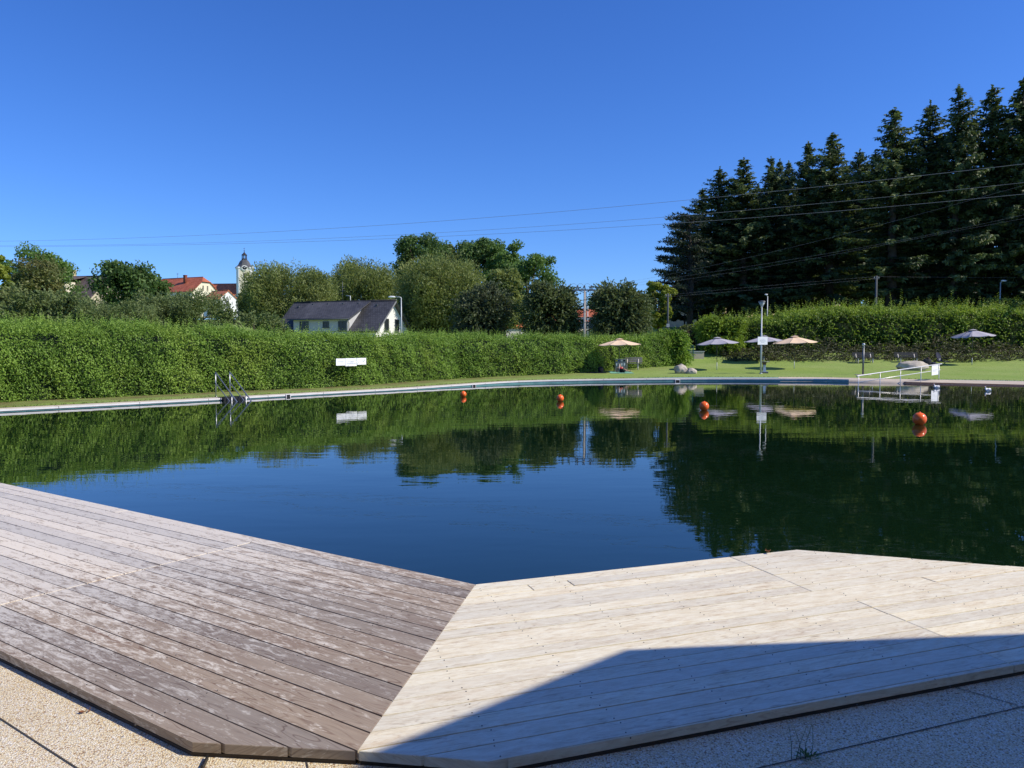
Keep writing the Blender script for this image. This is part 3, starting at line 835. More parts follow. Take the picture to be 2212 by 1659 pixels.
hedge_line = [G(*p) for p in ((-330, 905, .12), (-150, 884, .12), (0, 869, .12), (250, 857.8, .12), (450, 847.8, .12), (748, 835.3, .12), (998, 820.3, .12), (1120, 813.3, .24), (1213, 808.6, .33), (1320, 799.5, .49), (1405, 795.3, .57))]
def hdist(x, y):
    best = 9
    for a, b in zip(hedge_line, hedge_line[1:]):
        dx, dy = b.x - a.x, b.y - a.y; t = min(1, max(0, ((x - a.x) * dx + (y - a.y) * dy) / (dx * dx + dy * dy)))
        best = min(best, math.hypot(x - a.x - dx * t, y - a.y - dy * t))
    return best
at = lawn_o.data.attributes.new('dry', 'FLOAT', 'POINT')
at.data.foreach_set('value', [(1 - ss(.9, 2.4, hdist(v.co.x, v.co.y))) * (1 - .6 * ss(44, 52, v.co.y)) if v.co.y < 62 else 0.0 for v in lawn_o.data.vertices])
tag(lawn_o, 'mown grass around the pool running out to the fields beyond', 'lawn', kind='structure')
# dense short grass fringe where the lawn meets coping and ramp
rng = np.random.default_rng(77); lv = Leaves()
for i in range(len(inner) - 1):
    a, b = inner[i], inner[i + 1]; o_ = outward(WLS, i)
    k = int((b - a).length * 26); u = rng.random(k); w = rng.exponential(.10, k)
    x = a.x + (b.x - a.x) * u + o_.x * w; y = a.y + (b.y - a.y) * u + o_.y * w
    z = np.array([terr(x[q], y[q]) for q in range(k)]) + .02
    lv.add(np.stack([x, y, z], 1), np.array([0, 0, 1.]) + .5 * rng.normal(size=(k, 3)), rng.normal(size=(k, 3)) + np.array([0, -.5, .6]), .08, .03, rng.random(k))
tag(mesh_obj('grass_fringe', lv.mesh('grass_fringe', foliage('grass_blades', (.14, .19, .035), (.27, .30, .08), .3))), 'short grass growing against the coping and the ramp', 'grass', kind='stuff')

# ================================================================== HEDGES
hp = [(-330, 905, .12), (-150, 884, .12), (0, 869, .12), (250, 857.8, .12), (450, 847.8, .12), (748, 835.3, .12), (998, 820.3, .12), (1120, 813.3, .24), (1213, 808.6, .33), (1320, 799.5, .49), (1405, 795.3, .57), (1458, 790.0, .70)]
HL = [G(*p) for p in hp]
tops = [688, 688, 688, 690, 700, 722, 717, 721, 724, 727, 728, 716]
htop = [W(hp[i][0], tops[i], HL[i].y + 1.0).z for i in range(len(hp))]
hface = [p.z + 2.25 for p in HL]
hedge('hedge', 'long bright green clipped hedge along the left far side of the pool', HL, [p.z for p in HL], hface, [min(t, 3.45) for t in htop], 1.5, M['f_hedge'], 11, .086, 820, .55, 50)
# right hedge on its bank
hx = [9.6, 12.0, 14.5, 17, 20, 24, 29, 35, 42, 50]
HR = [Vector((16.2 + i * 3.6, 66.0 if i > 1 else 67.2 - i * .6, 0)) for i in range(10)]
zb = [1.3] * 10
zt = [4.55, 5.0, 5.35, 5.95, 6.0, 5.95, 6.0, 6.05, 6.1, 6.1]
HRl = [(p.x, p.y) for p in HR]
hedge('hedge', 'tall dark hedge with sunlit shaggy top below the spruces on the right', HRl, zb, [t - 1.25 for t in zt], zt, 2.6, M['f_hedge_r'], 23, .13, 700, 1.1, 36, undercut=1.5, dim=.60)  # face shade painted by darker leaf tint, helped by the receding foot
# creeping shrubs at its foot, one mound after another: ground cover
rng = np.random.default_rng(9); lv = Leaves()
for i in range(900):
    x = rng.uniform(17.5, 48); y = rng.uniform(62.3, 65.6)
    hgt = (.25 + .35 * (y - 62.2)) * (.55 + .5 * (math.sin(x * .9) * math.sin(x * .37 + 1) + .6))
    hgt = max(.12, hgt * (1.0 if x > 24 else .7))
    z0 = terr(x, y)
    for q in range(3):
        dr = np.array([rng.normal() * .9 - .2, -.6 + rng.normal() * .35, .45 + .3 * rng.random()]); ln = rng.uniform(.4, 1.1)
        u = np.linspace(0, 1, 9)[:, None]
        pts = np.array([x, y, z0 + hgt * .8 * rng.random()]) + dr * ln * u + np.array([0, 0, -.35]) * u ** 2 * ln
        lv.add(pts, dr + .8 * rng.normal(size=(9, 3)), np.array([0, -.5, 1.]) + .6 * rng.normal(size=(9, 3)), .16, .085, np.clip(.3 + .4 * u[:, 0] + .2 * rng.normal(), 0, 1))
tag(mesh_obj('creeping_shrubs', lv.mesh('creeping_shrubs', M['f_ground'])), 'low brownish spreading shrubs covering the bank below the tall hedge', 'ground cover', kind='stuff')

# ================================================================== TREES
def tree_px(name, label, px, top, Y, wpx, mat, seed, bottom=None, base=None, **kw):
    b = W(px, 760, Y); z0 = terr(b.x, Y) if base is None else base
    zt_ = W(px, top, Y).z; H = zt_ - z0; rx = wpx / 2 * Y / F
    zl = W(px, bottom, Y).z if bottom else z0 + .3
    rz = max(.5, (zt_ - max(zl, z0 + .2)) / 2)
    return make_tree(name, label, (b.x, Y, z0), H, rx, rz, mat, seed, **kw)
tg = 'trees and bushes beyond the left hedge'
tree_px('broadleaf_tree', 'yellowish tree cut by the left edge of the picture', -8, 528, 62, 66, M['f_yellow'], 31, 690, leaf=.30, clumps=40, per=120, group=tg)
tree_px('broadleaf_tree', 'fresh green tree left of the house with grey tiles', 98, 536, 112, 134, M['f_green'], 32, 700, leaf=.40, clumps=80, per=170, group=tg)
tree_px('broadleaf_tree', 'brownish olive tree in front of the fresh green tree at far left', 80, 560, 84, 128, M['f_brown'], 33, 720, leaf=.32, clumps=80, per=190, group=tg)
tree_px('bush', 'reddish brown bush low at the left edge above the hedge', 8, 612, 56, 80, M['f_brown'], 34, 745, leaf=.22, clumps=40, per=130, group=tg, cat='bush')
tree_px('bush', 'wide olive bush below the house with grey tiles', 118, 630, 54, 195, M['f_sage'], 35, 760, leaf=.21, clumps=100, per=200, group=tg, cat='bush', style='spray')
tree_px('broadleaf_tree', 'dark green rounded tree between the grey roofed house and the long red roof', 298, 562, 92, 146, M['f_dkgreen'], 36, 710, leaf=.38, clumps=96, per=180, group=tg)
tree_px('bush', 'greyish willow bush behind the hedge below the dark green rounded tree', 262, 648, 52, 205, M['f_sage'], 37, 760, leaf=.19, clumps=90, per=230, style='willow', lob=.15, group=tg, cat='bush')
tree_px('bush', 'tall greyish willow bush in front of the long red roof', 388, 622, 58, 205, M['f_sage'], 38, 760, leaf=.20, clumps=110, per=260, style='willow', lob=.15, group=tg, cat='bush')
tree_px('bush', 'low bush between the small orange roofed house and the dark roofed house', 548, 668, 50, 170, M['f_sage'], 39, 760, leaf=.18, clumps=46, per=140, style='spray', group=tg, cat='bush')
tree_px('willow', 'broad yellow olive willow beside the church tower', 633, 557, 108, 222, M['f_olive'], 41, 735, leaf=.34, clumps=190, per=270, style='willow', lob=.09, group=tg)
tree_px('willow', 'low olive willow at the foot of the church tower', 560, 612, 112, 98, M['f_olive'], 61, 740, leaf=.36, clumps=70, per=200, style='willow', lob=.15, group=tg)
tree_px('willow', 'smaller olive willow above the ridge of the dark roofed house', 788, 545, 128, 176, M['f_olive'], 42, 720, leaf=.40, clumps=140, per=250, style='willow', lob=.09, group=tg)
tree_px('willow', 'big olive willow right of the dark roofed house', 958, 543, 102, 228, M['f_olive'], 43, 730, leaf=.34, clumps=190, per=270, style='willow', lob=.10, group=tg)
tree_px('broadleaf_tree', 'tall deep green tree standing behind the big willow on its left', 908, 494, 140, 116, M['f_dkgreen'], 44, 690, leaf=.46, clumps=102, per=170, wide=True, lob=.16, group=tg)
tree_px('broadleaf_tree', 'dull brown topped tree peeping over the middle of the big willow', 982, 506, 145, 78, M['f_brown'], 45, 690, leaf=.46, clumps=75, per=150, wide=True, lob=.16, group=tg)
tree_px('broadleaf_tree', 'tallest dark tree with flat grey green top behind the big willow', 1052, 495, 136, 128, M['f_dkgreen'], 46, 690, leaf=.46, clumps=121, per=190, wide=True, lob=.16, group=tg)
tree_px('broadleaf_tree', 'mid green tree between the tallest dark tree and the open crowned tree', 1096, 516, 128, 92, M['f_green'], 47, 720, leaf=.42, clumps=102, per=170, wide=True, lob=.16, group=tg)
tree_px('broadleaf_tree', 'open crowned tree with sky showing through its leaves', 1143, 538, 118, 104, M['f_green'], 48, 710, leaf=.38, clumps=90, per=130, wide=True, lob=.3, group=tg)
tree_px('broadleaf_tree', 'narrow green tree at the right flank of the big willow', 1090, 562, 96, 78, M['f_olive'], 49, 735, leaf=.34, clumps=56, per=130, group=tg)
sg = 'dark rounded small trees in a row behind the hedge'
tree_px('ornamental_tree', 'leftmost of the dark rounded small trees, beside the white gabled house', 912, 644, 103, 96, M['f_black'], 51, 735, leaf=.32, clumps=80, per=260, style='spray', group=sg)
tree_px('ornamental_tree', 'blackish rounded small tree below the big willow', 1040, 630, 64, 116, M['f_black'], 52, 745, leaf=.22, clumps=96, per=280, style='spray', group=sg)
tree_px('ornamental_tree', 'dark rounded small tree left of the concrete power pole', 1190, 616, 63, 124, M['f_blackgreen'], 53, 745, leaf=.22, clumps=130, per=300, boxy=True, style='spray', lob=.15, group=sg)
tree_px('ornamental_tree', 'dark rounded small tree right of the concrete power pole', 1341, 612, 62, 118, M['f_blackgreen'], 54, 745, leaf=.22, clumps=130, per=300, boxy=True, style='spray', lob=.15, group=sg)
tree_px('broadleaf_tree', 'yellow green young tree between the dark rounded tree and the spruces', 1422, 613, 73, 54, M['f_yellow'], 55, 725, leaf=.26, clumps=70, per=170, lob=.3, wide=True)
tree_px('broadleaf_tree', 'distant green tree behind the right dark rounded tree', 1316, 632, 130, 110, M['f_green'], 56, 720, leaf=.45, clumps=46, per=120)
tree_px('broadleaf_tree', 'distant dull tree low on the skyline beside the yellow green young tree', 1395, 640, 150, 60, M['f_brown'], 57, 720, leaf=.5, clumps=36, per=110)
tree_px('broadleaf_tree', 'distant dark green tree at the left foot of the pine', 1440, 622, 120, 50, M['f_dkgreen'], 58, 730, leaf=.42, clumps=40, per=120)
tree_px('bush', 'round bright green bush closing the hedge beside the wire gate', 1452, 714, 59.5, 62, M['f_hedge'], 59, 798, leaf=.16, clumps=150, per=260, style='spray', lob=.12, cat='bush')
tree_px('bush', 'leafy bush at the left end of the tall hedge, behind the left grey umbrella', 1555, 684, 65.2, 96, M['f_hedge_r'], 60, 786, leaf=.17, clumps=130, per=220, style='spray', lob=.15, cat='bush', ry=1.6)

# spruces: five grown once, then copied
protos = []
sgp = 'dark spruces in a row behind the right hedge'
spr = [  # tip px, tip py, Y, radius, label
 (2196, 168, 72, 3.9, 'tallest spruce, cut by the right edge of the picture'),
 (2129, 185, 74, 3.7, 'second spruce from the right edge, almost as tall as the tallest'),
 (2058, 184, 73, 3.3, 'slim pointed spruce third from the right edge'),
 (1998, 218, 76, 3.5, 'narrow topped spruce just left of the slim pointed one'),
 (1923, 233, 74, 4.0, 'broad spruce with a clean cone standing free above the middle of the row'),
 (1850, 322, 86, 3.4, 'low round topped spruce in the dip left of the broad cone spruce'),
 (1790, 288, 79, 3.9, 'wide topped spruce above the shower post'),
 (1739, 306, 82, 3.0, 'thin spruce leaning on the wide topped one'),
 (1698, 348, 88, 2.7, 'right one of three small pointed spruces above the beige umbrella by the lamp'),
 (1660, 338, 83, 2.8, 'left one of three small pointed spruces, directly behind the lamp post'),
 (1679, 344, 90, 2.6, 'middle one of three small pointed spruces, set back between its neighbours'),
 (1602, 341, 82, 4.0, 'full cone spruce left of the lamp post'),
 (1551, 360, 84, 3.1, 'ragged thin topped spruce at the left end of the row'),
 (1514, 408, 87, 3.2, 'lowest spruce at the left end, beside the pine'),
 (2262, 178, 71, 3.9, 'spruce just outside the right edge with branches reaching in'),
 (2165, 260, 84, 3.6, 'shorter spruce behind the two tallest at the right'),
 (2020, 290, 87, 3.6, 'shorter spruce behind the slim pointed one'),
 (1950, 330, 88, 3.5, 'shorter spruce hidden behind the broad cone spruce'),
 (1576, 404, 91, 3.2, 'back row spruce between the ragged thin topped one and the full cone one'),
 (1634, 396, 92, 3.2, 'back row spruce in the gap just left of the lamp post'),
 (1720, 384, 91, 3.2, 'back row spruce below the thin spruce above the right beige parasol'),
 (1768, 352, 90, 3.2, 'back row spruce filling the notch left of the wide topped spruce'),
 (1822, 356, 91, 3.3, 'back row spruce between the wide topped spruce and the low round topped one'),
 (1884, 330, 90, 3.3, 'back row spruce at the left flank of the broad cone spruce'),
 (2094, 268, 88, 3.4, 'back row spruce between the slim pointed one and the second from the right'),
]
for k in range(5):
    me, tr = make_spruce(100 + k, 25.0, 3.7, bare=[.10, .16, .13, .19, .12][k], quads=1.35)
    protos.append((me, tr.mesh('trunk')))
    protos[-1][1].materials.append(M['bark'])
def place_spruce(i, px, py, Y, rad_, label, me, trm):
    b = W(px, 700, Y); z0 = terr(b.x, Y); H = W(px, py, Y).z - z0
    t = thing('spruce', label, 'spruce', (b.x, Y, z0), i * 1.7, sgp)
    t.scale = (rad_ * 1.52 / 3.7, rad_ * 1.52 / 3.7, H / 25.0)
    mesh_obj('crown', me, t); mesh_obj('trunk', trm, t)
for i, (px, py, Y, rad_, label) in enumerate(spr):
    me, trm = protos[(i * 2 + i // 5) % 5]
    place_spruce(i, px, py, Y, rad_, label, me, trm)
# the pine at the left end: open tiers of drooping boughs reaching left
rng = np.random.default_rng(5)
pb = W(1490, 700, 80); z0 = terr(pb.x, 80)
pt = thing('pine', 'pine at the left end of the spruce row with boughs reaching out to the left', 'pine', (pb.x, 80, z0))
Hh = W(1500, 455, 80).z - z0
lv = Leaves(); tr = MB(); tr.tube([(0, 0, -.5), (.1, 0, Hh * .5), (-.2, 0, Hh * .97)], [.36, .26, .05], 9)
for i in range(120):
    zz = Hh * rng.uniform(.16, .97); t_ = zz / Hh
    th = rng.uniform(0, 2 * PI) if rng.random() < .55 else PI + rng.normal() * .5
    ln = (4.4 - 3.2 * abs(t_ - .42) ** .9 * 1.25) * rng.uniform(.5, 1.05)
    ln = max(.5, ln * (1.0 if math.cos(th) < 0 else .7))
    dx = np.array([math.cos(th), math.sin(th), 0])
    e = np.array([0, 0, zz]) + dx * ln + np.array([0, 0, .1 * ln])
    tr.tube([(0, 0, zz - .4), tuple(np.array([0, 0, zz]) + dx * ln * .5 + np.array([0, 0, .12])), tuple(e)], [.08, .05, .015], 5, False)
    for u in np.linspace(.35, 1, max(3, int(ln * 2.2))):
        c0 = np.array([0, 0, zz]) + dx * ln * u + np.array([0, 0, .1 * ln * u]); k = 26
        p = unit(rng, k); q = p * np.array([.55, .55, .22]) * rng.uniform(.3, 1, (k, 1))
        lv.add(c0 + q, p + np.array([0, 0, .3]), rng.normal(size=(k, 3)), .38, .10, np.clip(.35 + .3 * q[:, 2] / .22 * .6 + .15 * rng.normal(size=k), 0, 1))
mesh_obj('crown', lv.mesh('crown', M['f_pine']), pt); tr.build('trunk', M['bark'], pt)
# undergrowth between the spruce stems
tree_px('bush', 'dark bush filling the gap above the wire gate', 1494, 700, 72, 74, M['f_blackgreen'], 68, 765, leaf=.28, clumps=60, per=130, cat='bush', group='dark bushes under the spruces')
tree_px('bush', 'dark undergrowth bush at the foot of the pine', 1478, 650, 90, 120, M['f_blackgreen'], 69, 730, leaf=.36, clumps=50, per=110, cat='bush', group='dark bushes under the spruces')
for i, (px, py, Y, w) in enumerate(((1560, 655, 92, 80), (1690, 650, 94, 90), (1830, 636, 95, 120), (1960, 640, 92, 110), (2090, 632, 95, 130), (2215, 634, 92, 110))):
    tree_px('bush', ['dark undergrowth bush behind the left grey umbrella', 'dark undergrowth bush behind the lamp post', 'dark undergrowth bush behind the shower post', 'dark undergrowth bush above the right bench', 'dark undergrowth bush left of the curved street lamp', 'dark undergrowth bush at the right edge behind the hedge'][i], px, py, Y, w, M['f_blackgreen'], 70 + i, 725, leaf=.38, clumps=30, per=70, cat='bush', group='dark bushes under the spruces')

# ================================================================== BUILDINGS
def slab(mb_uv, P, th, side_mi=0):
    """thick roof panel; P = 4 corners (eave-left, eave-right, ridge-right, ridge-left), outward up."""
    P = [Vector(p) for p in P]; nrm = (P[1] - P[0]).cross(P[3] - P[0]).normalized()
    if nrm.z < 0: nrm = -nrm
    b = len(mb_uv['v']); mb_uv['v'] += [tuple(p) for p in P] + [tuple(p - nrm * th) for p in P]
    u = (P[1] - P[0]).normalized(); w = nrm.cross(u)
    def uv(p): return ((p - P[0]).dot(u), (p - P[0]).dot(w))
    k = len(P)
    F_ = [tuple(range(k)), tuple(range(2 * k - 1, k - 1, -1))] + [(i, k + i, k + (i + 1) % k, (i + 1) % k) for i in range(k)]
    allp = P + [p - nrm * th for p in P]
    for f in F_:
        mb_uv['f'].append(tuple(b + i for i in f)); mb_uv['uv'] += [uv(allp[i]) for i in f]
def roof_build(name, mu, mat, parent):
    me = bpy.data.meshes.new(name); me.from_pydata(mu['v'], [], mu['f'])
    l = me.uv_layers.new(name='UVMap'); l.data.foreach_set('uv', [x for p in mu['uv'] for x in p]); me.materials.append(mat); me.update()
    return mesh_obj(name, me, parent)
def newroof(): return {'v': [], 'f': [], 'uv': []}
def window(parent, c, w, h, face, pane=None, frame=None, shutter=False):
    """face 'y-': facing local -y, 'x+': facing local +x"""
    ax = Vector((1, 0, 0)) if face == 'y-' else Vector((0, 1, 0)); out = Vector((0, -1, 0)) if face == 'y-' else Vector((1, 0, 0))
    c = Vector(c); f = MB(); t = .09; d = .08
    def bx_(mb, off, ww, hh, dep, dz=0):
        q = c + ax * off[0] + Vector((0, 0, off[1])) + out * dz
        mb.box(q, (ww, dep, hh) if face == 'y-' else (dep, ww, hh))
    for sx in (-1, 1): bx_(f, (sx * (w / 2 - t / 2), 0), t, h, d, d / 2)
    for sz in (-1, 1): bx_(f, (0, sz * (h / 2 - t / 2)), w - 2 * t, t, d, d / 2)
    bx_(f, (0, 0), .06, h - 2 * t, d * .8, d * .4)
    bx_(f, (0, -h / 2 - .05), w + .15, .06, .2, .1)
    fo = f.build('window', frame or M['frame_w'], parent)
    g = MB(); bx_(g, (0, 0), w - 2 * t, h - 2 * t, .02, .015); g.build('pane', pane or M['glass'], fo)
    return fo

def gable_house(name, label, cat, origin, rotz, L, hw, eave, ridge, wall, roofm, over=.45, cliph=0, hip_x=0):
    t = thing(name, label, cat, origin, rotz)
    k = (ridge - eave) / hw
    w2 = hw - over; we = eave + k * over - .18     # wall top under the roof at the wall plane
    x0, x1 = -L / 2 + over, L / 2 - over
    mb = MB()
    rz_ = ridge - .2
    for x, flip in ((x0, 1), (x1, 0)):
        if cliph and x == x1:
            yy = hw * (cliph / (ridge - eave)); zc = ridge - cliph - .2
            pts = [(x, -w2, -1), (x, w2, -1), (x, w2, we), (x, yy, zc), (x, -yy, zc), (x, -w2, we)]
        else: pts = [(x, -w2, -1), (x, w2, -1), (x, w2, we), (x, 0, rz_), (x, -w2, we)]
        mb.add(pts, [tuple(range(len(pts)))[::-1 if flip else 1]])
    for s in (-1, 1):
        mb.quad((x0, s * w2, -1), (x1, s * w2, -1), (x1, s * w2, we), (x0, s * w2, we))
    mb.build('wall', wall, t)
    mu = newroof()
    xr = L / 2 - (cliph * .9 if cliph else 0)
    for s in (-1, 1):
        if cliph:
            yy = s * hw * (cliph / (ridge - eave)); zc = ridge - cliph
            P = [(-L / 2, s * hw, eave), (L / 2, s * hw, eave), (L / 2, yy, zc), (xr, s * .001, ridge), (-L / 2, s * .001, ridge)]
        else: P = [(-L / 2, s * hw, eave), (L / 2, s * hw, eave), (L / 2, s * .001, ridge), (-L / 2, s * .001, ridge)]
        slab(mu, P if s < 0 else [P[1], P[0]] + P[:1:-1], .18)
    if cliph:
        yy = hw * (cliph / (ridge - eave)); zc = ridge - cliph
        slab(mu, [(L / 2 + .05, -yy, zc - .05), (L / 2 + .05, yy, zc - .05), (xr + .02, .03, ridge), (xr + .02, -.03, ridge)], .16)
    rf = roof_build('roof', mu, roofm, t)
    rt = MB(); rt.tube([(-L / 2, 0, ridge + .02), (xr, 0, ridge + .02)], .11, 8); rt.build('ridge_tiles', roofm, rf)
    return t, rf

# house with the anthracite roof just behind the hedge -------------------------
th = R(20); u2 = Vector((math.cos(th), -math.sin(th), 0)); n2 = Vector((-math.sin(th), -math.cos(th), 0))
apex = W(855.5, 649, 95); HLn = 14.9; hc = apex - u2 * (HLn / 2); gz = 1.2
ridge_h = apex.z - gz
H1, rf1 = gable_house('house', 'white gabled house with anthracite tiled roof and long dormer behind the hedge', 'house', (hc.x, hc.y, gz), -th, HLn, 4.65, ridge_h - 3.87, ridge_h, M['stucco_w'], M['roof_black'], .5)
def lx(px, yl, ctr=hc):         # local x of a photo column at local depth yl (along -n2)
    q = ray(px, 700); r_ = q.x / q.y; b = ctr - n2 * yl
    return (r_ * b.y - b.x) / (u2.x - r_ * u2.y)
def lz(py, px, yl, ctr=hc, g=gz):
    x = lx(px, yl, ctr); p = ctr + u2 * x - n2 * yl
    return W(px, py, p.y).z - g
dyf = -4.62; dx0, dx1 = lx(634, dyf), lx(751, dyf); dz1 = lz(686, 690, dyf) - .05
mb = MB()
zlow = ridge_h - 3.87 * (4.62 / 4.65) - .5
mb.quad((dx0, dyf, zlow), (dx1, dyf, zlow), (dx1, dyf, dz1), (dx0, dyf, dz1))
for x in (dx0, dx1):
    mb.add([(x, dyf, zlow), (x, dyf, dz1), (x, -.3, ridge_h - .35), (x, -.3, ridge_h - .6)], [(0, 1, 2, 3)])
dm = mb.build('dormer', plain('shaded_white_render', (.50, .51, .52), .8, 0, .05, 2), H1)  # white wall greyed, its shade put into the colour
mu = newroof(); sl = (ridge_h - dz1 - .12) / 4.62
slab(mu, [(dx0 - .55, -5.1, ridge_h + .03 - sl * 5.1), (dx1 + .55, -5.1, ridge_h + .03 - sl * 5.1), (dx1 + .55, -.03, ridge_h + .03), (dx0 - .55, -.03, ridge_h + .03)], .14)
roof_build('dormer_roof', mu, M['roof_black'], dm)
mb = MB(); mb.tube([(dx0 - .55, -5.18, ridge_h - sl * 5.1 - .08), (dx1 + .55, -5.18, ridge_h - sl * 5.1 - .08)], .07, 8)
mb.tube([(dx1 + .3, -5.16, ridge_h - sl * 5.1 - .1), (dx1 + .25, -4.75, ridge_h - sl * 5.1 - .6), (dx1 + .25, -4.75, zlow + .1)], .05, 8)
mb.build('gutter', M['dgrey'], dm)
for a, b, c_, d_ in ((600, 676, 787, 862), (800, 852, 787, 838), (933, 1005, 783, 862)):
    pa, pb_ = 497.8 + a * .25, 497.8 + b * .25; ya, yb = 497.8 + c_ * .25, 497.8 + d_ * .25
    xa, xb = lx(pa, dyf), lx(pb_, dyf); za, zb_ = lz(ya, pa, dyf), lz(yb, pa, dyf)
    window(dm, ((xa + xb) / 2, dyf, (za + zb_) / 2), xb - xa, za - zb_, 'y-', frame=M['dgrey'])
for yl in (-1.55, 1.05): window(H1, (HLn / 2 - .5, yl, ridge_h - 3.0), 1.05, 1.45, 'x+', frame=M['dgrey'])
# roof vents, aerial, flue, snow hooks
for x in (-6.2, -4, -1.8, .4, 2.6, 5.2):
    q = MB(); q.box((x, -.75, ridge_h - .75 * sl + .02 if dx0 < x < dx1 else ridge_h - .75 * .83 + .05), (.22, .3, .16)); q.build('roof_vent', M['dgrey'], rf1)
q = MB(); q.tube([(.6, .6, ridge_h - .6), (.6, .6, ridge_h + .75), (.0, .6, ridge_h + .8)], .06, 6); q.build('flue', M['galv'], rf1)
q = MB(); q.tube([(-.4, .4, ridge_h - .4), (-.4, .4, ridge_h + 2.6)], .025, 5)
for zz in (1.4, 1.9): q.tube([(-.8, .4, ridge_h + zz), (0, .4, ridge_h + zz)], .02, 5)
q.build('aerial', M['steel_dark'], rf1)
# verge boards on the visible gable
mb = MB()
for s in (-1, 1):
    a = Vector((HLn / 2 + .02, 0, ridge_h - .16)); b = Vector((HLn / 2 + .02, s * 4.66, ridge_h - 3.87 - .16))
    mb.tube([a, b], .10, 4, smooth=False)
mb.build('verge_board', M['dgrey'], rf1)

# old house with grey tiles at far left ----------------------------------------
ap = W(237, 596, 130); th2 = R(14); u_ = Vector((math.cos(th2), -math.sin(th2), 0)); g2 = terr(-60, 130)
ctr = ap - u_ * 6
H2, rf2 = gable_house('house', 'old beige house with mottled grey tiled roof and dormer at far left', 'house', (ctr.x, ctr.y, g2), -th2, 12, 4.8, ap.z - g2 - 4.3, ap.z - g2, M['stucco_b'], M['roof_grey'])
rh = ap.z - g2
mb = MB(); mb.box((-1.9, -3.4, rh - 2.3), (6.0, 2.4, 2.2)); dm2 = mb.build('dormer', M['stucco_c'], H2)
mu = newroof(); slab(mu, [(-5.2, -5.0, rh - 1.15), (1.5, -5.0, rh - 1.15), (1.5, -.2, rh + .02), (-5.2, -.2, rh + .02)], .14); roof_build('dormer_roof', mu, M['roof_grey'], dm2)
window(dm2, (-2.0, -4.6, rh - 2.2), 2.0, 1.5, 'y-'); 
window(H2, (5.55, -.8, rh - 2.4), .9, 1.2, 'x+')
q = MB(); q.box((-2.1, .4, rh + .35), (1.4, .7, 1.5)); q.box((-2.1, .4, rh + 1.14), (1.55, .85, .1)); q.build('chimney', M['stucco_y'], rf2)

# long red roof, half-hipped gable ------------------------------------------------
ap = W(446, 598, 230); th3 = R(24); u_ = Vector((math.cos(th3), -math.sin(th3), 0)); g3 = ap.z - 11
ctr = ap - u_ * 9
H3, rf3 = gable_house('house', 'cream house with long red tiled roof and half hipped gable left of the church', 'house', (ctr.x, ctr.y, g3), -th3, 18, 5.4, 11 - 4.6, 11, M['stucco_c'], M['roof_red'], .4, 1.5)
for yl in (-1.0, .7): window(H3, (8.6, yl, 11 - 3.3), .55, 1.4, 'x+', frame=M['stucco_b'])
q = MB(); q.box((2.5, -1.9, 10.4), (.8, .8, 2.2)); q.box((2.5, -1.9, 11.55), (.95, .95, .12)); q.build('chimney', M['roof_red'], rf3)
q = MB(); q.tube([(-2.6, 0, 10.9), (-2.6, 0, 12.6)], .05, 5); q.tube([(-3.1, 0, 12.3), (-2.1, 0, 12.3)], .05, 5); q.build('aerial', M['steel_dark'], rf3)
# small orange roofed house ---------------------------------------------------------
ap = W(494, 626.5, 205); th4 = R(38); u_ = Vector((math.cos(th4), -math.sin(th4), 0)); g4 = ap.z - 6.0
ctr = ap - u_ * 4
H4, rf4 = gable_house('house', 'small white house with bright orange tiled roof below the church', 'house', (ctr.x, ctr.y, g4), -th4, 8, 3.1, 6.0 - 2.5, 6.0, M['stucco_w'], M['roof_orange'], .3)
window(H4, (3.7, -.2, 2.6), .7, 1.25, 'x+', frame=M['copper'])

# church -----------------------------------------------------------------------------
cb = W(528.5, 600, 350); zt_ = W(528.5, 578, 350).z; gc = zt_ - 24
CHh = thing('church', 'white church tower with dark bell shaped roof, clock and lantern on the skyline', 'church', (cb.x, 350, gc), R(20))
CHh.scale = (1.17, 1.17, 1.0)
hwT = 3.05; mb = MB(); c_ = .75
oct_ = [(-hwT, -hwT + c_), (-hwT + c_, -hwT), (hwT - c_, -hwT), (hwT, -hwT + c_), (hwT, hwT - c_), (hwT - c_, hwT), (-hwT + c_, hwT), (-hwT, hwT - c_)]
mb.prism(oct_, -2, 24.0); tw = mb.build('tower', M['stucco_w'], CHh)
mb = MB(); mb.prism([(x * .9, y * 1.004) for x, y in ((-2.2, -hwT), (2.2, -hwT), (2.2, hwT), (-2.2, hwT))], 0, 22.6)
mb.prism([(x * 1.004, y * .9) for x, y in ((-hwT, -2.2), (hwT, -2.2), (hwT, 2.2), (-hwT, 2.2))], 0, 22.6); mb.build('wall_panel', M['stucco_c'], tw)
mb = MB(); mb.prism([(x * 1.07, y * 1.07) for x, y in oct_], 23.3, 23.75); mb.build('cornice', M['stucco_w'], tw)
prof = [(3.75, 23.75), (3.55, 24.0), (2.9, 24.55), (2.45, 25.2), (2.15, 26.0), (1.75, 26.8), (1.2, 27.35), (.98, 27.6)]
mb = MB(); mb.lathe(prof, 8, a0=PI / 8, smooth=False); bell = mb.build('roof', M['slate'], CHh)
mb = MB(); mb.lathe([(1.1, 27.6), (1.1, 27.95), (.95, 28.0)], 8, a0=PI / 8, smooth=False)
for k in range(8):
    a = PI / 8 + k * PI / 4; mb.box((.85 * math.cos(a), .85 * math.sin(a), 28.75), (.24, .24, 1.6), a)
mb.lathe([(1.15, 29.5), (1.1, 29.7), (.7, 30.1), (.3, 30.6), (.08, 31.2)], 8, a0=PI / 8, smooth=False)
mb.build('lantern', M['copper'], bell)
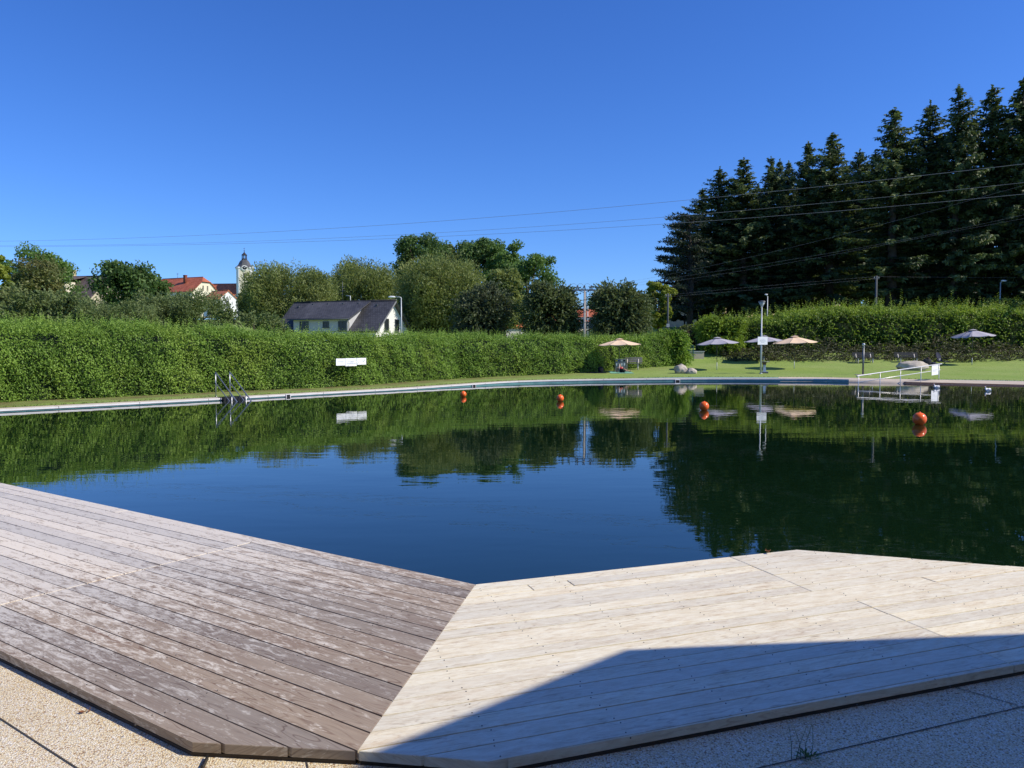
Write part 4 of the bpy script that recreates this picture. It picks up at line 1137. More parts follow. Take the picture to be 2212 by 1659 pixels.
mb = MB(); mb.tube([(0, 0, 31.1), (0, 0, 33.0)], .06, 6); mb.tube([(-.35, 0, 32.5), (.35, 0, 32.5)], .06, 6); mb.ball((0, 0, 31.5), .22, 10, 6); mb.build('cross', M['copper'], bell)
for s, (ox, oy, face) in enumerate(((0, -hwT - .05, 'y-'), (hwT + .05, 0, 'x+'))):
    ax = Vector((1, 0, 0)) if face == 'y-' else Vector((0, 1, 0)); out = Vector((0, -1, 0)) if face == 'y-' else Vector((1, 0, 0))
    q = MB(); P0 = Vector((ox, oy, 23.5)) + out * .16
    q.add([P0 + out * d + ax * r_ * math.cos(a) + Vector((0, 0, r_ * math.sin(a))) for d, r_ in ((-.5, 1.15), (.12, 1.15)) for a in [2 * PI * k / 24 for k in range(24)]], [tuple(range(24)), tuple(range(47, 23, -1))] + [(k, (k + 1) % 24, 24 + (k + 1) % 24, 24 + k) for k in range(24)])
    ck = q.build('clock', M['stucco_w'], CHh)
    q = MB(); P1 = P0 + out * .15
    q.add([P1 + ax * .82 * math.cos(2 * PI * k / 24) + Vector((0, 0, .82 * math.sin(2 * PI * k / 24))) for k in range(24)], [tuple(range(24))]); q.build('clock_face', M['black'], ck)
    q = MB()
    for ang, l_ in ((R(60), .72), (R(130), .5)):
        P2 = P1 + out * .05; d_ = ax * math.cos(ang) + Vector((0, 0, math.sin(ang)))
        q.tube([P2, P2 + d_ * l_], .08, 4)
    q.build('clock_hand', M['white'], ck)
    q = MB(); P1 = Vector((ox, oy, 20.1)) + out * .03
    pts = [P1 + ax * x + Vector((0, 0, z)) for x, z in [(-.5, -1), (.5, -1), (.5, .7)] + [(.5 * math.cos(a), .7 + .45 * math.sin(a)) for a in [PI * k / 8 for k in range(1, 8)]] + [(-.5, .7)]]
    q.add(pts, [tuple(range(len(pts)))]); q.build('window', M['copper'], CHh)
nb = W(486, 613, 352)
H5, rf5 = gable_house('church_nave', 'dark red roofed church nave beside the white tower', 'church', (nb.x, 352, nb.z - 12), R(-6), 15, 5.5, 6.5, 12, M['stucco_w'], M['roof_red'], .3)

# house row half hidden behind the spruces ----------------------------------------------
b = W(1552, 640, 105); g = terr(b.x, 105); rz_ = W(1552, 584, 105).z - g
t, r_ = gable_house('house', 'ochre house with brown roof glimpsed through the pine and the left spruces', 'house', (b.x, 107, g), R(-58), 12, 4.6, rz_ - 3.4, rz_, M['stucco_y'], M['roof_brown'])
for yl in (-2, 2):
    for zz in (2.0, 4.6): window(t, (5.55, yl, zz), 1.1, 1.4, 'x+')
b = W(1700, 640, 112); g = terr(b.x, 112); rz_ = W(1700, 588, 112).z - g
t, r_ = gable_house('house', 'long ochre house with windows glimpsed between the spruce stems behind the lamp post', 'house', (b.x, 116, g), R(22), 19, 5.2, rz_ - 3.2, rz_, M['stucco_y'], M['roof_brown'])
for x in (-7, -3.5, 0, 3.5, 7):
    for zz in (2.0, 4.8): window(t, (x, -4.75, zz), 1.1, 1.4, 'y-')
b = W(2040, 640, 116); g = terr(b.x, 116); rz_ = W(2040, 566, 116).z - g
t, r_ = gable_house('house', 'beige house with white windows glimpsed between the spruce stems at right', 'house', (b.x, 120, g), R(24), 17, 5.2, rz_ - 3.2, rz_, M['stucco_b'], M['roof_brown'])
for x in (-6, -2, 2, 6):
    for zz in (2.0, 4.8): window(t, (x, -4.75, zz), 1.2, 1.5, 'y-')
# red roofed cottage and metal shed behind the power pole
b = W(1140, 680, 130); g = terr(b.x, 130); rz_ = W(1140, 677, 130).z - g
gable_house('house', 'low house with orange roof glimpsed left of the dark rounded tree', 'house', (b.x, 130, g), R(10), 9, 3.6, rz_ - 2.4, rz_, M['stucco_w'], M['roof_orange'], .3)
b = W(1282, 680, 120); g = terr(b.x, 120); rz_ = W(1282, 668, 120).z - g
gable_house('house', 'red roofed house glimpsed right of the concrete power pole', 'house', (b.x, 120, g), R(8), 8, 3.6, rz_ - 2.4, rz_, M['stucco_c'], M['roof_red'], .3)
b = W(1266, 690, 96); g = terr(b.x, 96); hz = W(1266, 686, 96).z - g
sh = thing('shed', 'grey metal shed with flat white roof edge behind the concrete power pole', 'shed', (b.x, 97, g))
mb = MB()
for k in range(24): mb.box((-2.9 + k * .25, -1.5 + (.02 if k % 2 else 0), hz / 2 - .25), (.2, .06, hz - .5))
mb.box((0, 0, hz / 2 - .25), (5.9, 2.9, hz - .52)); mb.build('wall', M['shed'], sh)
mb = MB(); mb.box((0, -.1, hz - .1), (6.5, 3.6, .28)); mb.build('roof', M['lgrey'], sh)

# unseen roofed building beside the deck (outside the frame, roof outline shaped to throw the shadow on the planks)
SUN_AZ, SUN_EL = R(-13), R(42)
S = Vector((math.cos(SUN_EL) * math.cos(SUN_AZ), math.cos(SUN_EL) * math.sin(SUN_AZ), math.sin(SUN_EL)))
P1, P2, P3 = G(1350, 1403, DZ), G(2212, 1368, DZ), G(800, 1659, PZ)
HC = 3.7; off = S * (HC / S.z)
c1 = P1 + off; d12 = (P2 - P1).normalized(); d13 = (P3 - P1); d13.z = 0; d13.normalize()
pv_ = thing('unseen_pavilion', 'unseen flat roofed building beside and behind the decks, enlarged to block sky light', 'unseen_pavilion', (9, 0, PZ))
e1 = c1 + d12 * 9; e3 = c1 + d13 * 2.6
pl = [Vector((c1.x, c1.y, 0)), Vector((e3.x, e3.y, 0)), Vector((e3.x, -6, 0)), Vector((e1.x, -6, 0)), Vector((e1.x, e1.y, 0))]
pl = [(p.x - 9, p.y) for p in ccw(pl)]
mb = MB(); mb.prism(pl, c1.z - PZ - .16, c1.z - PZ); mb.build('roof', M['warm_bounce'], pv_)
mb = MB(); mb.box((1.3, -1.5, (c1.z - PZ) / 2 - .10), (8.2, 8.6, c1.z - PZ - .36)); mb.box((-7.0, -4.4, 3.9), (26.0, 6.0, 8.0)); mb.build('wall', M['warm_bounce'], pv_)  # wall masses added and enlarged to block the sky behind the decks
for x, y in ((c1.x + .9 - 9, c1.y - .6), (e1.x - 1 - 9, e1.y - .7)):
    mb = MB(); mb.box((x, y, (c1.z - PZ) / 2), (.14, .14, c1.z - PZ - .33)); mb.build('post', M['bench_wood'], pv_)

# ================================================================== POOLSIDE OBJECTS
cam_o = Vector((0, 0, CAMH))
def on_plane(px, py, p0, nn):
    d = ray(px, py); t = (p0 - cam_o).dot(nn) / d.dot(nn); return cam_o + d * t
# entry ladder ------------------------------------------------------------------------
lb = G(466.4, 857.3, CZ); lb2 = G(496.4, 855.7, CZ); le = G(511, 867.7, 0); le2 = G(540.8, 865.7, 0)
ld = thing('pool_ladder', 'steel step ladder with two sloping handrails on the left far pool wall', 'pool ladder', (lb.x, lb.y, 0))
o_ = ((le - lb) + (le2 - lb2)) * .5; o_.z = 0; wv = (lb2 - lb); wv.z = 0; wv = wv.normalized() * .62
LH = .98
for k in (0, 1):
    b0 = wv * k; mb = MB(); r_ = .024
    mb.tube([b0 + Vector((0, 0, CZ)), b0 + Vector((0, 0, CZ + LH)), ], r_, 8)
    mb.tube([b0 + Vector((0, 0, CZ + LH)), b0 + o_ + Vector((0, 0, .02)), b0 + o_ * 1.15 + Vector((0, 0, -.15))], r_, 8)
    mb.tube([b0 + Vector((0, 0, CZ + LH * .56)), b0 + o_ * .66 + Vector((0, 0, .0)), b0 + o_ * .8 + Vector((0, 0, -.15))], r_ * .85, 8)
    mb.tube([b0 + o_ * .78 + Vector((0, 0, CZ + LH - (CZ + LH) * .78)), b0 + o_ * .78 + Vector((0, 0, -.5))], r_, 8)
    mb.lathe([(.06, CZ + .006), (.06, CZ + .02), (.03, CZ + .03)], 12, (b0.x, b0.y, 0))
    mb.build('handrail', M['steel'], ld)
ang = math.atan2(wv.y, wv.x); mid = wv * .5
mb = MB(); oo = o_.normalized(); M3 = Matrix.Rotation(ang, 3, 'Z')
mb.box(mid + oo * .74 + Vector((0, 0, .115)), (.88, .5, .03), ang); mb.box(mid + oo * .985 + Vector((0, 0, -.01)), (.90, .02, .28), ang)
for s in (-1, 1): mb.box(mid + wv.normalized() * s * .44 + oo * .74 + Vector((0, 0, -.03)), (.03, .47, .25), ang)
mb.build('platform', M['black'], ld)
for k in range(3):
    mb = MB(); mb.box(mid + oo * (.7 + .28 * k) + Vector((0, 0, -.04 - .22 * k)), (.58, .24, .03), ang); mb.build('step', M['steel_dark'], ld)

# notice boards in front of the hedge ------------------------------------------------------
ha, hb = HL[5], HL[6]; hd = (hb - ha).normalized(); hn = Vector((hd.y, -hd.x, 0)); hd.z = 0; hn.z = 0; hn.normalize()
def words(mb, P, ex, ez, lines, t=.004):
    """rows of short printed strokes: (row position 0..1, left, right, stroke height)"""
    rg = random.Random(int(P.x * 100)); nn = ex.cross(ez).normalized()
    for row, l, r2, h in lines:
        x = l
        while x < r2:
            w = min(rg.uniform(.03, .10), r2 - x)
            if w > .012:
                A = P + ex * x + ez * row + nn * t; B = P + ex * (x + w) + ez * row + nn * t
                hh = ez * h * rg.uniform(.75, 1)
                mb.quad(A, B, B + hh, A + hh)
            x += w + .018
def board(name, label, cat, corners, lines, group=None, p0=None, nn=None):
    (xl, yt), (xr, yb) = corners
    A = on_plane(xl, yb, p0, nn); B = on_plane(xr, yb, p0, nn); D = on_plane(xl, yt, p0, nn)
    ex = B - A; ez = Vector((0, 0, D.z - A.z)); ex.z = 0
    t = thing(name, label, cat, A, 0, group)
    out = ex.cross(ez).normalized()
    mb = MB(); c_ = ex * .5 + ez * .5 - out * .015; mb.box(c_, (ex.length, .02, ez.length), math.atan2(ex.y, ex.x)); mb.build('panel', M['sign'], t)
    mb = MB(); words(mb, Vector((0, 0, 0)), ex, ez, lines); mb.build('lettering', M['ink'], t)
    mb = MB()
    for k in (.2, .8): mb.tube([ex * k - out * .02 + ez * .6, ex * k - out * .75 + ez * .5], .02, 6)
    mb.build('bracket', M['steel_dark'], t)
p0 = ha + hn * .26; z5 = lambda x, y: (707.9 + x * .05, 757.7 + y * .05)
gb = 'white notice boards in front of the hedge'
board('notice_board', 'left panel of the three white notice boards on the hedge', 'sign', (z5(370, 340), z5(768, 642)), [(.55, .2, .85, .06), (.38, .55, .7, .04)], gb, p0, hn)
board('notice_board', 'middle and deepest panel of the three white notice boards on the hedge', 'sign', (z5(776, 326), z5(1256, 668)), [(.62, .2, .8, .07), (.48, .38, .72, .06), (.30, .1, .9, .07)], gb, p0 + hn * .02, hn)
board('notice_board', 'right panel of the three white notice boards on the hedge', 'sign', (z5(1268, 314), z5(1664, 604)), [(.55, .1, .8, .05), (.35, .3, .4, .04), (.35, .62, .68, .05)], gb, p0, hn)

# buoys --------------------------------------------------------------------------------------
bl = ['farthest left and smallest orange buoy, near the far pool wall', 'orange buoy in the middle of the pool left of the beige umbrella reflection', 'orange buoy in front of the lamp post reflection', 'nearest and largest orange buoy at the right']
by = []
for (px, pyw, dpx), l_ in zip(((1001, 857, 13.2), (1210, 867, 16), (1521, 886, 20.5), (1986, 917, 28.5)), bl):
    p = G(px, pyw, 0); r_ = dpx / 2 * p.y / F
    t = thing('buoy', l_, 'buoy', (p.x, p.y, 0), 0, 'orange ball buoys floating in line')
    mb = MB(); mb.ball((0, 0, r_ * .84), r_, 32, 20); mb.build('float', M['buoy'], t)
    mb = MB(); mb.lathe([(r_ * .16, r_ * 1.80), (r_ * .16, r_ * 1.9), (r_ * .08, r_ * 1.93)], 12); mb.build('cap', M['buoy'], t)

# umbrellas --------------------------------------------------------------------------------------
def umbrella(label, px, by_, Y, top, rim_l, rim_r, cloth, seed, rad=1.52, torn=False, yaw=.2):
    b = W(px, by_, Y); z0 = terr(b.x, Y); H = W(px, top, Y).z - z0
    t = thing('parasol', label, 'parasol', (b.x, Y, z0), 0, 'parasols on the lawn')
    zl, zr = W(px, rim_l, Y).z - z0, W(px, rim_r, Y).z - z0
    tilt = math.atan2(zr - zl, 2 * rad); rim = (zl + zr) / 2; drop = H - rim - .05
    T = Matrix.Translation((0, 0, H - .05)) @ Matrix.Rotation(-tilt, 4, 'Y') @ Matrix.Rotation(yaw, 4, 'Z')
    rng = random.Random(seed)
    nseg = 48; rings = [.05, .22, .5, .85, 1.2, 1.42, 1.5]
    vs = []; fs = []
    for r_ in rings:
        f = r_ / 1.5
        for k in range(nseg):
            a = 2 * PI * k / nseg; ph = (k % 6) / 6; s = math.sin(PI * ph)
            rr = r_ * rad / 1.5 * (1 - .055 * s * f)
            z = -drop * (f ** 1.12) - .075 * s * f * (1 - .45 * f)
            if torn and 2.55 < a < 3.75: rr *= 1 - .30 * f * math.sin((a - 2.55) / 1.2 * PI) ** .5; z -= .05 * f
            vs.append(T @ Vector((rr * math.cos(a), rr * math.sin(a), z)))
    m_ = len(rings)
    for i in range(m_ - 1):
        for k in range(nseg):
            fs.append((i * nseg + k, i * nseg + (k + 1) % nseg, (i + 1) * nseg + (k + 1) % nseg, (i + 1) * nseg + k))
    # short valance turned down at the rim
    b0 = len(vs)
    for k in range(nseg): vs.append(vs[(m_ - 1) * nseg + k] + Vector((0, 0, -.035)))
    for k in range(nseg): fs.append(((m_ - 1) * nseg + k, (m_ - 1) * nseg + (k + 1) % nseg, b0 + (k + 1) % nseg, b0 + k))
    mb = MB(); mb.add(vs, fs, False)
    cn = mb.build('canopy', cloth, t)
    mb = MB(); vs = []; fs = []
    for r_, z in ((.0, .07), (.14, .05), (.30, .0)):
        for k in range(24): vs.append(T @ Vector((r_ * math.cos(2 * PI * k / 24), r_ * math.sin(2 * PI * k / 24), z - .0)))
    for i in range(2):
        for k in range(24): fs.append((i * 24 + k, i * 24 + (k + 1) % 24, (i + 1) * 24 + (k + 1) % 24, (i + 1) * 24 + k))
    mb.add(vs, fs, True); mb.build('vent_cap', cloth, cn)
    for k in range(8):
        a = k * PI / 4; e = 1.5 * (1.04 if not torn else (1.34 if k == 4 else 1.02)) * rad / 1.5
        mb = MB(); pts = [T @ Vector((e * f * math.cos(a), e * f * math.sin(a), -drop * f ** 1.12 - .022)) for f in (.03, .4, .7, 1)]
        mb.tube(pts, .017, 5); q = T @ Vector((.72 * math.cos(a), .72 * math.sin(a), -drop * .46)); hub = T @ Vector((0, 0, -.62))
        mb.tube([hub, q], .009, 5); mb.build('rib', M['pole'], t)
    mb = MB(); tp = T @ Vector((0, 0, .05)); hb_ = T @ Vector((0, 0, -.5))
    mb.tube([(0, 0, -.2), (0, 0, max(.8, hb_.z - .05)), hb_, tp], .021, 8); mb.build('pole', M['pole'], t)
    mb = MB(); mb.lathe([(.035, -.05), (.035, .05)], 10, tuple(hub)); mb.ball(tuple(T @ Vector((0, 0, .09))), .03, 8, 6); mb.build('hub', M['pole'], t)
    mb = MB(); mb.tube([(0, 0, -.1), (0, 0, .55)], .027, 8); mb.build('base_tube', M['lgrey'], t)
    return t
umbrella('beige parasol over the recycling bins in front of the hedge', 1337.5, 804, 52.5, 731.5, 745.5, 742.8, M['beige_cloth'], 1, 1.5)
umbrella('leftmost grey parasol on the lawn, beside the two boulders', 1548.5, 799.5, 54.5, 728.6, 744.6, 739, M['grey_cloth'], 2, 1.5)
umbrella('beige parasol right of the lamp post with the white sign', 1715.5, 797.4, 55.5, 725.7, 742, 738, M['beige_cloth'], 3, 1.55)
umbrella('grey parasol half hidden behind the white lamp post sign', 1650, 785, 61.5, 725.3, 738.5, 735.5, M['grey_cloth'], 4, 1.6)
umbrella('torn grey parasol with a bare rib at the far right', 2099.5, 788, 59.5, 711.7, 728, 724, M['grey_cloth'], 5, 1.52, True)

# lamp post with sign ---------------------------------------------------------------------------------
b = W(1643.5, 806, 51); z0 = terr(b.x, 51); Hh = W(1643.5, 650, 51).z - z0
lp = thing('lamp_post', 'tall pale lamp post with open V shaped head and a white sign on it', 'lamp post', (b.x, 51, z0))
zs = W(1643, 736, 51).z - z0
zj = W(1643, 720, 51).z - z0
mb = MB(); mb.tube([(0, 0, -.2), (0, 0, zj), (0, 0, zj + .02), (0, 0, Hh - .42)], [.066, .06, .044, .038], 12); mb.lathe([(.11, 0), (.11, .03), (.068, .05)], 12); mb.build('pole', M['galv'], lp)
mb = MB()
for k in range(2):
    s = (-1, 1)[k]; mb.tube([(0, 0, Hh - .46), (s * .035, 0, Hh - .38), (s * .215, 0, Hh - .06)], .018, 6)
    mb.tube([(0, 0, Hh - .46), (0, s * .035, Hh - .38), (0, s * .215, Hh - .06)], .014, 6)
mb.build('head_bracket', M['galv'], lp)
mb = MB(); mb.lathe([(.225, Hh - .085), (.24, Hh - .06), (.235, Hh - .03), (.17, Hh - .005), (.05, Hh + .012)], 24); hd_ = mb.build('lamp_head', M['steel_dark'], lp)
mb = MB(); mb.lathe([(.05, Hh - .30), (.2, Hh - .09)], 24); mb.build('lamp_glass', M['lgrey'], hd_)
w, h = .775, .52
mb = MB(); a_ = R(20); M3 = Matrix.Rotation(a_, 3, 'Z'); mb.box((.04 + .06 * math.sin(a_), -.085, zs), (w, .012, h), a_); sg_ = mb.build('sign_board', M['sign'], lp)
mb = MB(); ex = M3 @ Vector((w, 0, 0)); ez = Vector((0, 0, h)); P = Vector((.04 + .06 * math.sin(a_), -.085, zs)) - ex * .5 - ez * .5 + M3 @ Vector((0, -.007, 0))
words(mb, P, ex, ez, [(.68, .3, .68, .045), (.53, .2, .8, .045), (.40, .2, .82, .045), (.26, .34, .72, .045)], .003); mb.build('lettering', M['ink'], sg_)
# other lamps
def street_lamp(label, px, top, Y, dirx, L=.7, r_=.05, hs=1.0, rise=0.05):
    b = W(px, 700, Y); z0 = terr(b.x, Y); Hh = W(px, top, Y).z - z0
    t = thing('street_lamp', label, 'street lamp', (b.x, Y, z0))
    mb = MB(); mb.tube([(0, 0, -.3), (0, 0, Hh * .5), (0, 0, Hh)], [r_ * 1.2, r_, r_ * .8], 10); mb.build('pole', M['galv'], t)
    mb = MB(); mb.tube([(0, 0, Hh - .02), (dirx * .12, 0, Hh + rise), (dirx * L * .6, 0, Hh + rise * 1.6)], [r_ * .7, r_ * .7, r_ * .55], 8); mb.build('arm', M['galv'], t)
    mb = MB(); mb.ball((dirx * (L * .6 + .3 * hs), 0, Hh + rise * 1.3), .36 * hs, 14, 8, sc3=(1, .45, .28 / hs ** .4)); h_ = mb.build('lamp_head', M['white'], t)
    mb = MB(); mb.ball((dirx * (L * .6 + .3 * hs), 0, Hh + rise * 1.3 - .05 * hs), .28 * hs, 14, 8, sc3=(1, .42, .26)); mb.build('lamp_glass', M['lgrey'], h_)
street_lamp('street lamp with white head reaching left in front of the white gable', 867, 643, 74, -1, 1.0, .06)
street_lamp('short curved lamp rising behind the hedge beside the lamp post', 1657.2, 640, 70, -1, .02, .045, hs=.42, rise=.12)
street_lamp('curved street lamp behind the hedge at the far right', 2158.6, 611, 69.5, 1, .12, .055, hs=.75, rise=.14)
street_lamp('thin lamp leaning right beside the concrete power pole', 1269.5, 661, 76, 1, 1.3, .045, hs=.5, rise=.04)

# drinking fountain ---------------------------------------------------------------------------------------
b = G(1650.5, 813.8, .13); t = thing('drinking_fountain', 'slim steel drinking fountain on a dark block beside the lamp post', 'drinking fountain', (b.x, b.y, .12))
k_ = b.y / F; pxz = lambda dy: dy * k_
hb1 = pxz(10.8); hb2 = pxz(26); hb3 = pxz(33.2)
mb = MB(); mb.box((0, 0, hb1 / 2 - .01), (.42, .42, hb1)); mb.build('plinth', M['conc'], t)
mb = MB(); mb.box((0, 0, hb1 + .012), (.43, .43, .03)); mb.lathe([(.14, hb1 + .02), (.115, hb1 + .3), (.12, hb2)], 4, a0=PI / 4, smooth=False); mb.build('column', M['steel'], t)
mb = MB(); mb.lathe([(.12, hb2), (.15, (hb2 + hb3) / 2), (.17, hb3 - .06)], 4, a0=PI / 4, smooth=False); mb.build('collar', M['brown_cloth'], t)
mb = MB(); mb.lathe([(.22, hb3 - .06), (.36, hb3 - .03), (.36, hb3), (.3, hb3 - .015)], 20); mb.build('basin', M['steel_dark'], t)
# shower post --------------------------------------------------------------------------------------------
b = G(1864, 813.5, .2); Yb = b.y; z0 = terr(b.x, Yb); Hh = W(1864, 741, Yb).z - z0
t = thing('shower_post', 'dark steel shower post with round head beside the ramp', 'shower', (b.x, Yb, z0))
mb = MB(); mb.tube([(0, 0, -.1), (0, 0, Hh - .28)], .062, 14); mb.build('post', M['steel_dark'], t)
mb = MB(); mb.tube([(0, 0, Hh - .28), (0, 0, Hh - .24)], .078, 14); mb.ball((0, 0, Hh - .1), .095, 16, 10); mb.build('shower_head', M['galv'], t)
mb = MB(); mb.lathe([(.5, -.02), (.5, .02), (.45, .025)], 24); mb.build('drain_plate', M['sand'], t)
mb = MB(); mb.tube([(0, -.06, 1.0), (0, -.095, 1.0)], .03, 10); mb.build('button', M['galv'], t)

# ramp handrail ---------------------------------------------------------------------------------------------
def z5p(x, y): return (1825 + x * .175, 608.4 + y * .175)
q0 = z5p(160, 1163); q1 = z5p(1178, 1016)
Pa = W(q0[0], q0[1], 41.0); Pb = W(q1[0], q1[1], 45.6)
hr = thing('ramp_handrail', 'pale double handrail running down the ramp into the water', 'handrail', (Pb.x, Pb.y, 0))
O = Vector((Pb.x, Pb.y, 0)); A = Pa - O; B = Pb - O; dv = B - A
mb = MB(); mb.tube([A - dv * .012 - Vector((0, 0, .03)), A, B, B + dv * .02], .030, 8); mb.build('top_rail', M['white_rail'], hr)
low = Vector((0, 0, -(1243 - 1163) * .175 * 41 / F)); 
mb = MB(); mb.tube([A + low, B + low], .022, 8); mb.build('lower_rail', M['white_rail'], hr)
for x in (170, 437, 688, 942, 1165):
    f = (x - 160) / (1178 - 160); ff = f * 41 / (45.6 * (1 - f) + 41 * f)      # perspective spacing
    p = A + dv * ff; mb = MB(); mb.tube([p, Vector((p.x, p.y, -.5))], .021, 8); mb.build('post', M['white_rail'], hr)
f0, f1 = .885, .972
mb = MB(); p0_ = A + dv * f0; p1_ = A + dv * f1; ex = p1_ - p0_; e2 = Vector((ex.x, ex.y, 0))
hgt = .60
mb.add([p0_ + Vector((.0, -.035, -.03)), p1_ + Vector((0, -.035, -.03)), p1_ + Vector((0, -.035, -hgt)), p0_ + Vector((0, -.035, -hgt)), p0_ + Vector((.0, -.025, -.03)), p1_ + Vector((0, -.025, -.03)), p1_ + Vector((0, -.025, -hgt)), p0_ + Vector((0, -.025, -hgt))], [(3, 2, 1, 0), (4, 5, 6, 7), (0, 1, 5, 4), (2, 3, 7, 6), (1, 2, 6, 5), (3, 0, 4, 7)])
so = mb.build('sign_board', M['sign'], hr)
mb = MB(); words(mb, p0_ + Vector((0, -.036, -hgt)), ex, Vector((0, 0, hgt - .03)), [(.5, .15, .85, .04), (.38, .2, .6, .03)], .004); mb.build('lettering', M['ink'], so)

# boulders ------------------------------------------------------------------------------------------------------
def boulder(label, px, py, Y, size, seed, z=None):
    from mathutils import noise as mn
    b = W(px, py, Y); z0 = terr(b.x, Y)
    bm = bmesh.new(); bmesh.ops.create_icosphere(bm, subdivisions=4, radius=1)
    for v in bm.verts:
        n_ = mn.noise(v.co * 1.1 + Vector((seed, 0, 0))) * .28 + mn.noise(v.co * 2.7 + Vector((0, seed, 0))) * .13 + mn.noise(v.co * 7 + Vector((0, 0, seed))) * .03
        q = v.co * (1 + n_)
        cell = mn.cell_vector(v.co * 1.2 + Vector((seed, seed, 0)))
        v.co = Vector((q.x * size[0] / 2, q.y * size[1] / 2, q.z * size[2] / 2))
    me = bpy.data.meshes.new('boulder'); bm.to_mesh(me); bm.free()
    for p in me.polygons: p.use_smooth = True
    me.materials.append(M['rock'])
    o = mesh_obj('boulder', me, None, (b.x, Y, z0 + size[2] * .30)); tag(o, label, 'boulder', 'boulders on the lawn')
boulder('larger of the two round boulders beside the left grey parasol', 1471, 808, 51.5, (.86, .8, .78), 3.1)
boulder('smaller of the two round boulders beside the left grey parasol', 1493, 808.5, 51.2, (.66, .6, .46), 7.7)
boulder('long flat boulder behind the upper end of the ramp handrail', 1974, 795, 54.5, (2.15, 1.1, .82), 12.3)

# recycling bins --------------------------------------------------------------------------------------------------
b = W(1340, 802, 53.6); z0 = terr(b.x, 53.6)
rb = thing('recycling_station', 'dark grey four slot recycling bin unit under the beige parasol', 'recycling bin', (b.x, 53.6, z0), R(-6))
k_ = 53.6 / F; wv_ = 22.0 * k_ / 4; hh = 25.5 * k_
for i, mt in enumerate(('yellow', 'blue', 'lgrey', 'black')):
    x = (-1.5 + i) * wv_
    mb = MB(); mb.box((x, 0, hh / 2), (wv_ - .008, .45, hh)); bo = mb.build('bin_body', M['bin'], rb)
    mb = MB(); mb.box((x, -.228, hh - .085), (wv_ - .045, .012, .10)); mb.build('slot_plate', M[mt], bo)
    mb = MB(); mb.box((x, -.228, hh * .58), (wv_ * .45, .01, .17)); mb.build('label', M['sign'], bo)
mb = MB(); mb.box((-2.1 * wv_ - .06, .05, hh / 2 + .06), (.05, .6, hh + .12)); mb.build('side_panel', M['black'], rb)
mb = MB(); mb.box((0, 0, hh + .012), (wv_ * 4 + .02, .47, .02)); mb.build('lid', M['lgrey'], rb)

# benches ------------------------------------------------------------------------------------------------------------
def bench(label, px, py, Y, L, rot, wood, leg, H=.85):
    b = W(px, py, Y); z0 = terr(b.x, Y)
    t = thing('park_bench', label, 'bench', (b.x, Y, z0), rot, 'park benches')
    mb = MB()
    for k in range(4): mb.box((0, -.24 + k * .125, .445), (L, .1, .04))
    mb.build('seat', wood, t)
    mb = MB(); Mx = Matrix.Rotation(R(-12), 3, 'X')
    for k in range(3): mb.box((0, .24 + k * .03, .57 + k * .125), (L, .035, .1), M=Mx)
    mb.build('backrest', wood, t)
    for s in (-1, 1):
        x = s * (L / 2 - .28); mb = MB()
        mb.tube([(x, -.22, -.05), (x, -.20, .41)], .045, 6); mb.tube([(x, .2, -.05), (x, .17, .42), (x, .29, H - .1)], .04, 6); mb.tube([(x, -.24, .40), (x, .19, .40)], .035, 6)
        mb.build('leg', leg, t)
bench('sunlit grey slatted bench right of the recycling bins', 1366, 799, 55.0, 1.35, R(-14), M['bench_wood'], M['bench_leg'])
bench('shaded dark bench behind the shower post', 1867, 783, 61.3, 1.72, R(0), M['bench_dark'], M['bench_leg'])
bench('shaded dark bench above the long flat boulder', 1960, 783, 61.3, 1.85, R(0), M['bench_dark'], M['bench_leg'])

# folding chair and bags ------------------------------------------------------------------------------------------------
b = W(2035, 788, 58.6); z0 = terr(b.x, 58.6)
fc = thing('folding_chair', 'dark high backed folding chair on the lawn beside the torn parasol', 'chair', (b.x, 58.6, z0), R(28))
Mx = Matrix.Rotation(R(-16), 3, 'X')
vs = []; fs = []
for i in range(7):
    v = i / 6; wd = .27 * (1 - .25 * max(0, v - .6) / .4) * (1 if v < .95 else .8)
    for j in range(5):
        u = -1 + j / 2; vs.append((u * wd, .16 + .22 * v + .06 * (1 - u * u), .36 + .66 * v))
for i in range(6):
    for j in range(4): fs.append((i * 5 + j, i * 5 + j + 1, (i + 1) * 5 + j + 1, (i + 1) * 5 + j))
mb = MB(); mb.add(vs, fs, True); mb.add([(x, y + .03, z) for x, y, z in vs], fs, True); bk = mb.build('backrest', M['navy_cloth'], fc)
mb = MB(); mb.box((.0, .195, .52), (.26, .012, .035), M=Mx); mb.box((-.02, .185, .44), (.16, .012, .03), M=Mx); mb.build('reflective_strip', M['lgrey'], bk)
mb = MB(); mb.box((0, -.08, .35), (.52, .5, .05)); mb.build('seat', M['navy_cloth'], fc)
for s in (-1, 1):
    mb = MB(); mb.tube([(s * .27, -.3, 0), (s * .27, .2, .36), (s * .27, .38, .98)], .016, 6); mb.build('back_frame', M['black'], fc)
    mb = MB(); mb.tube([(s * .29, .3, 0), (s * .29, -.3, .38)], .016, 6); mb.build('leg', M['black'], fc)
    mb = MB(); mb.tube([(s * .3, -.3, .56), (s * .3, .22, .58)], .022, 6); mb.build('armrest', M['black'], fc)
from mathutils import noise as mn
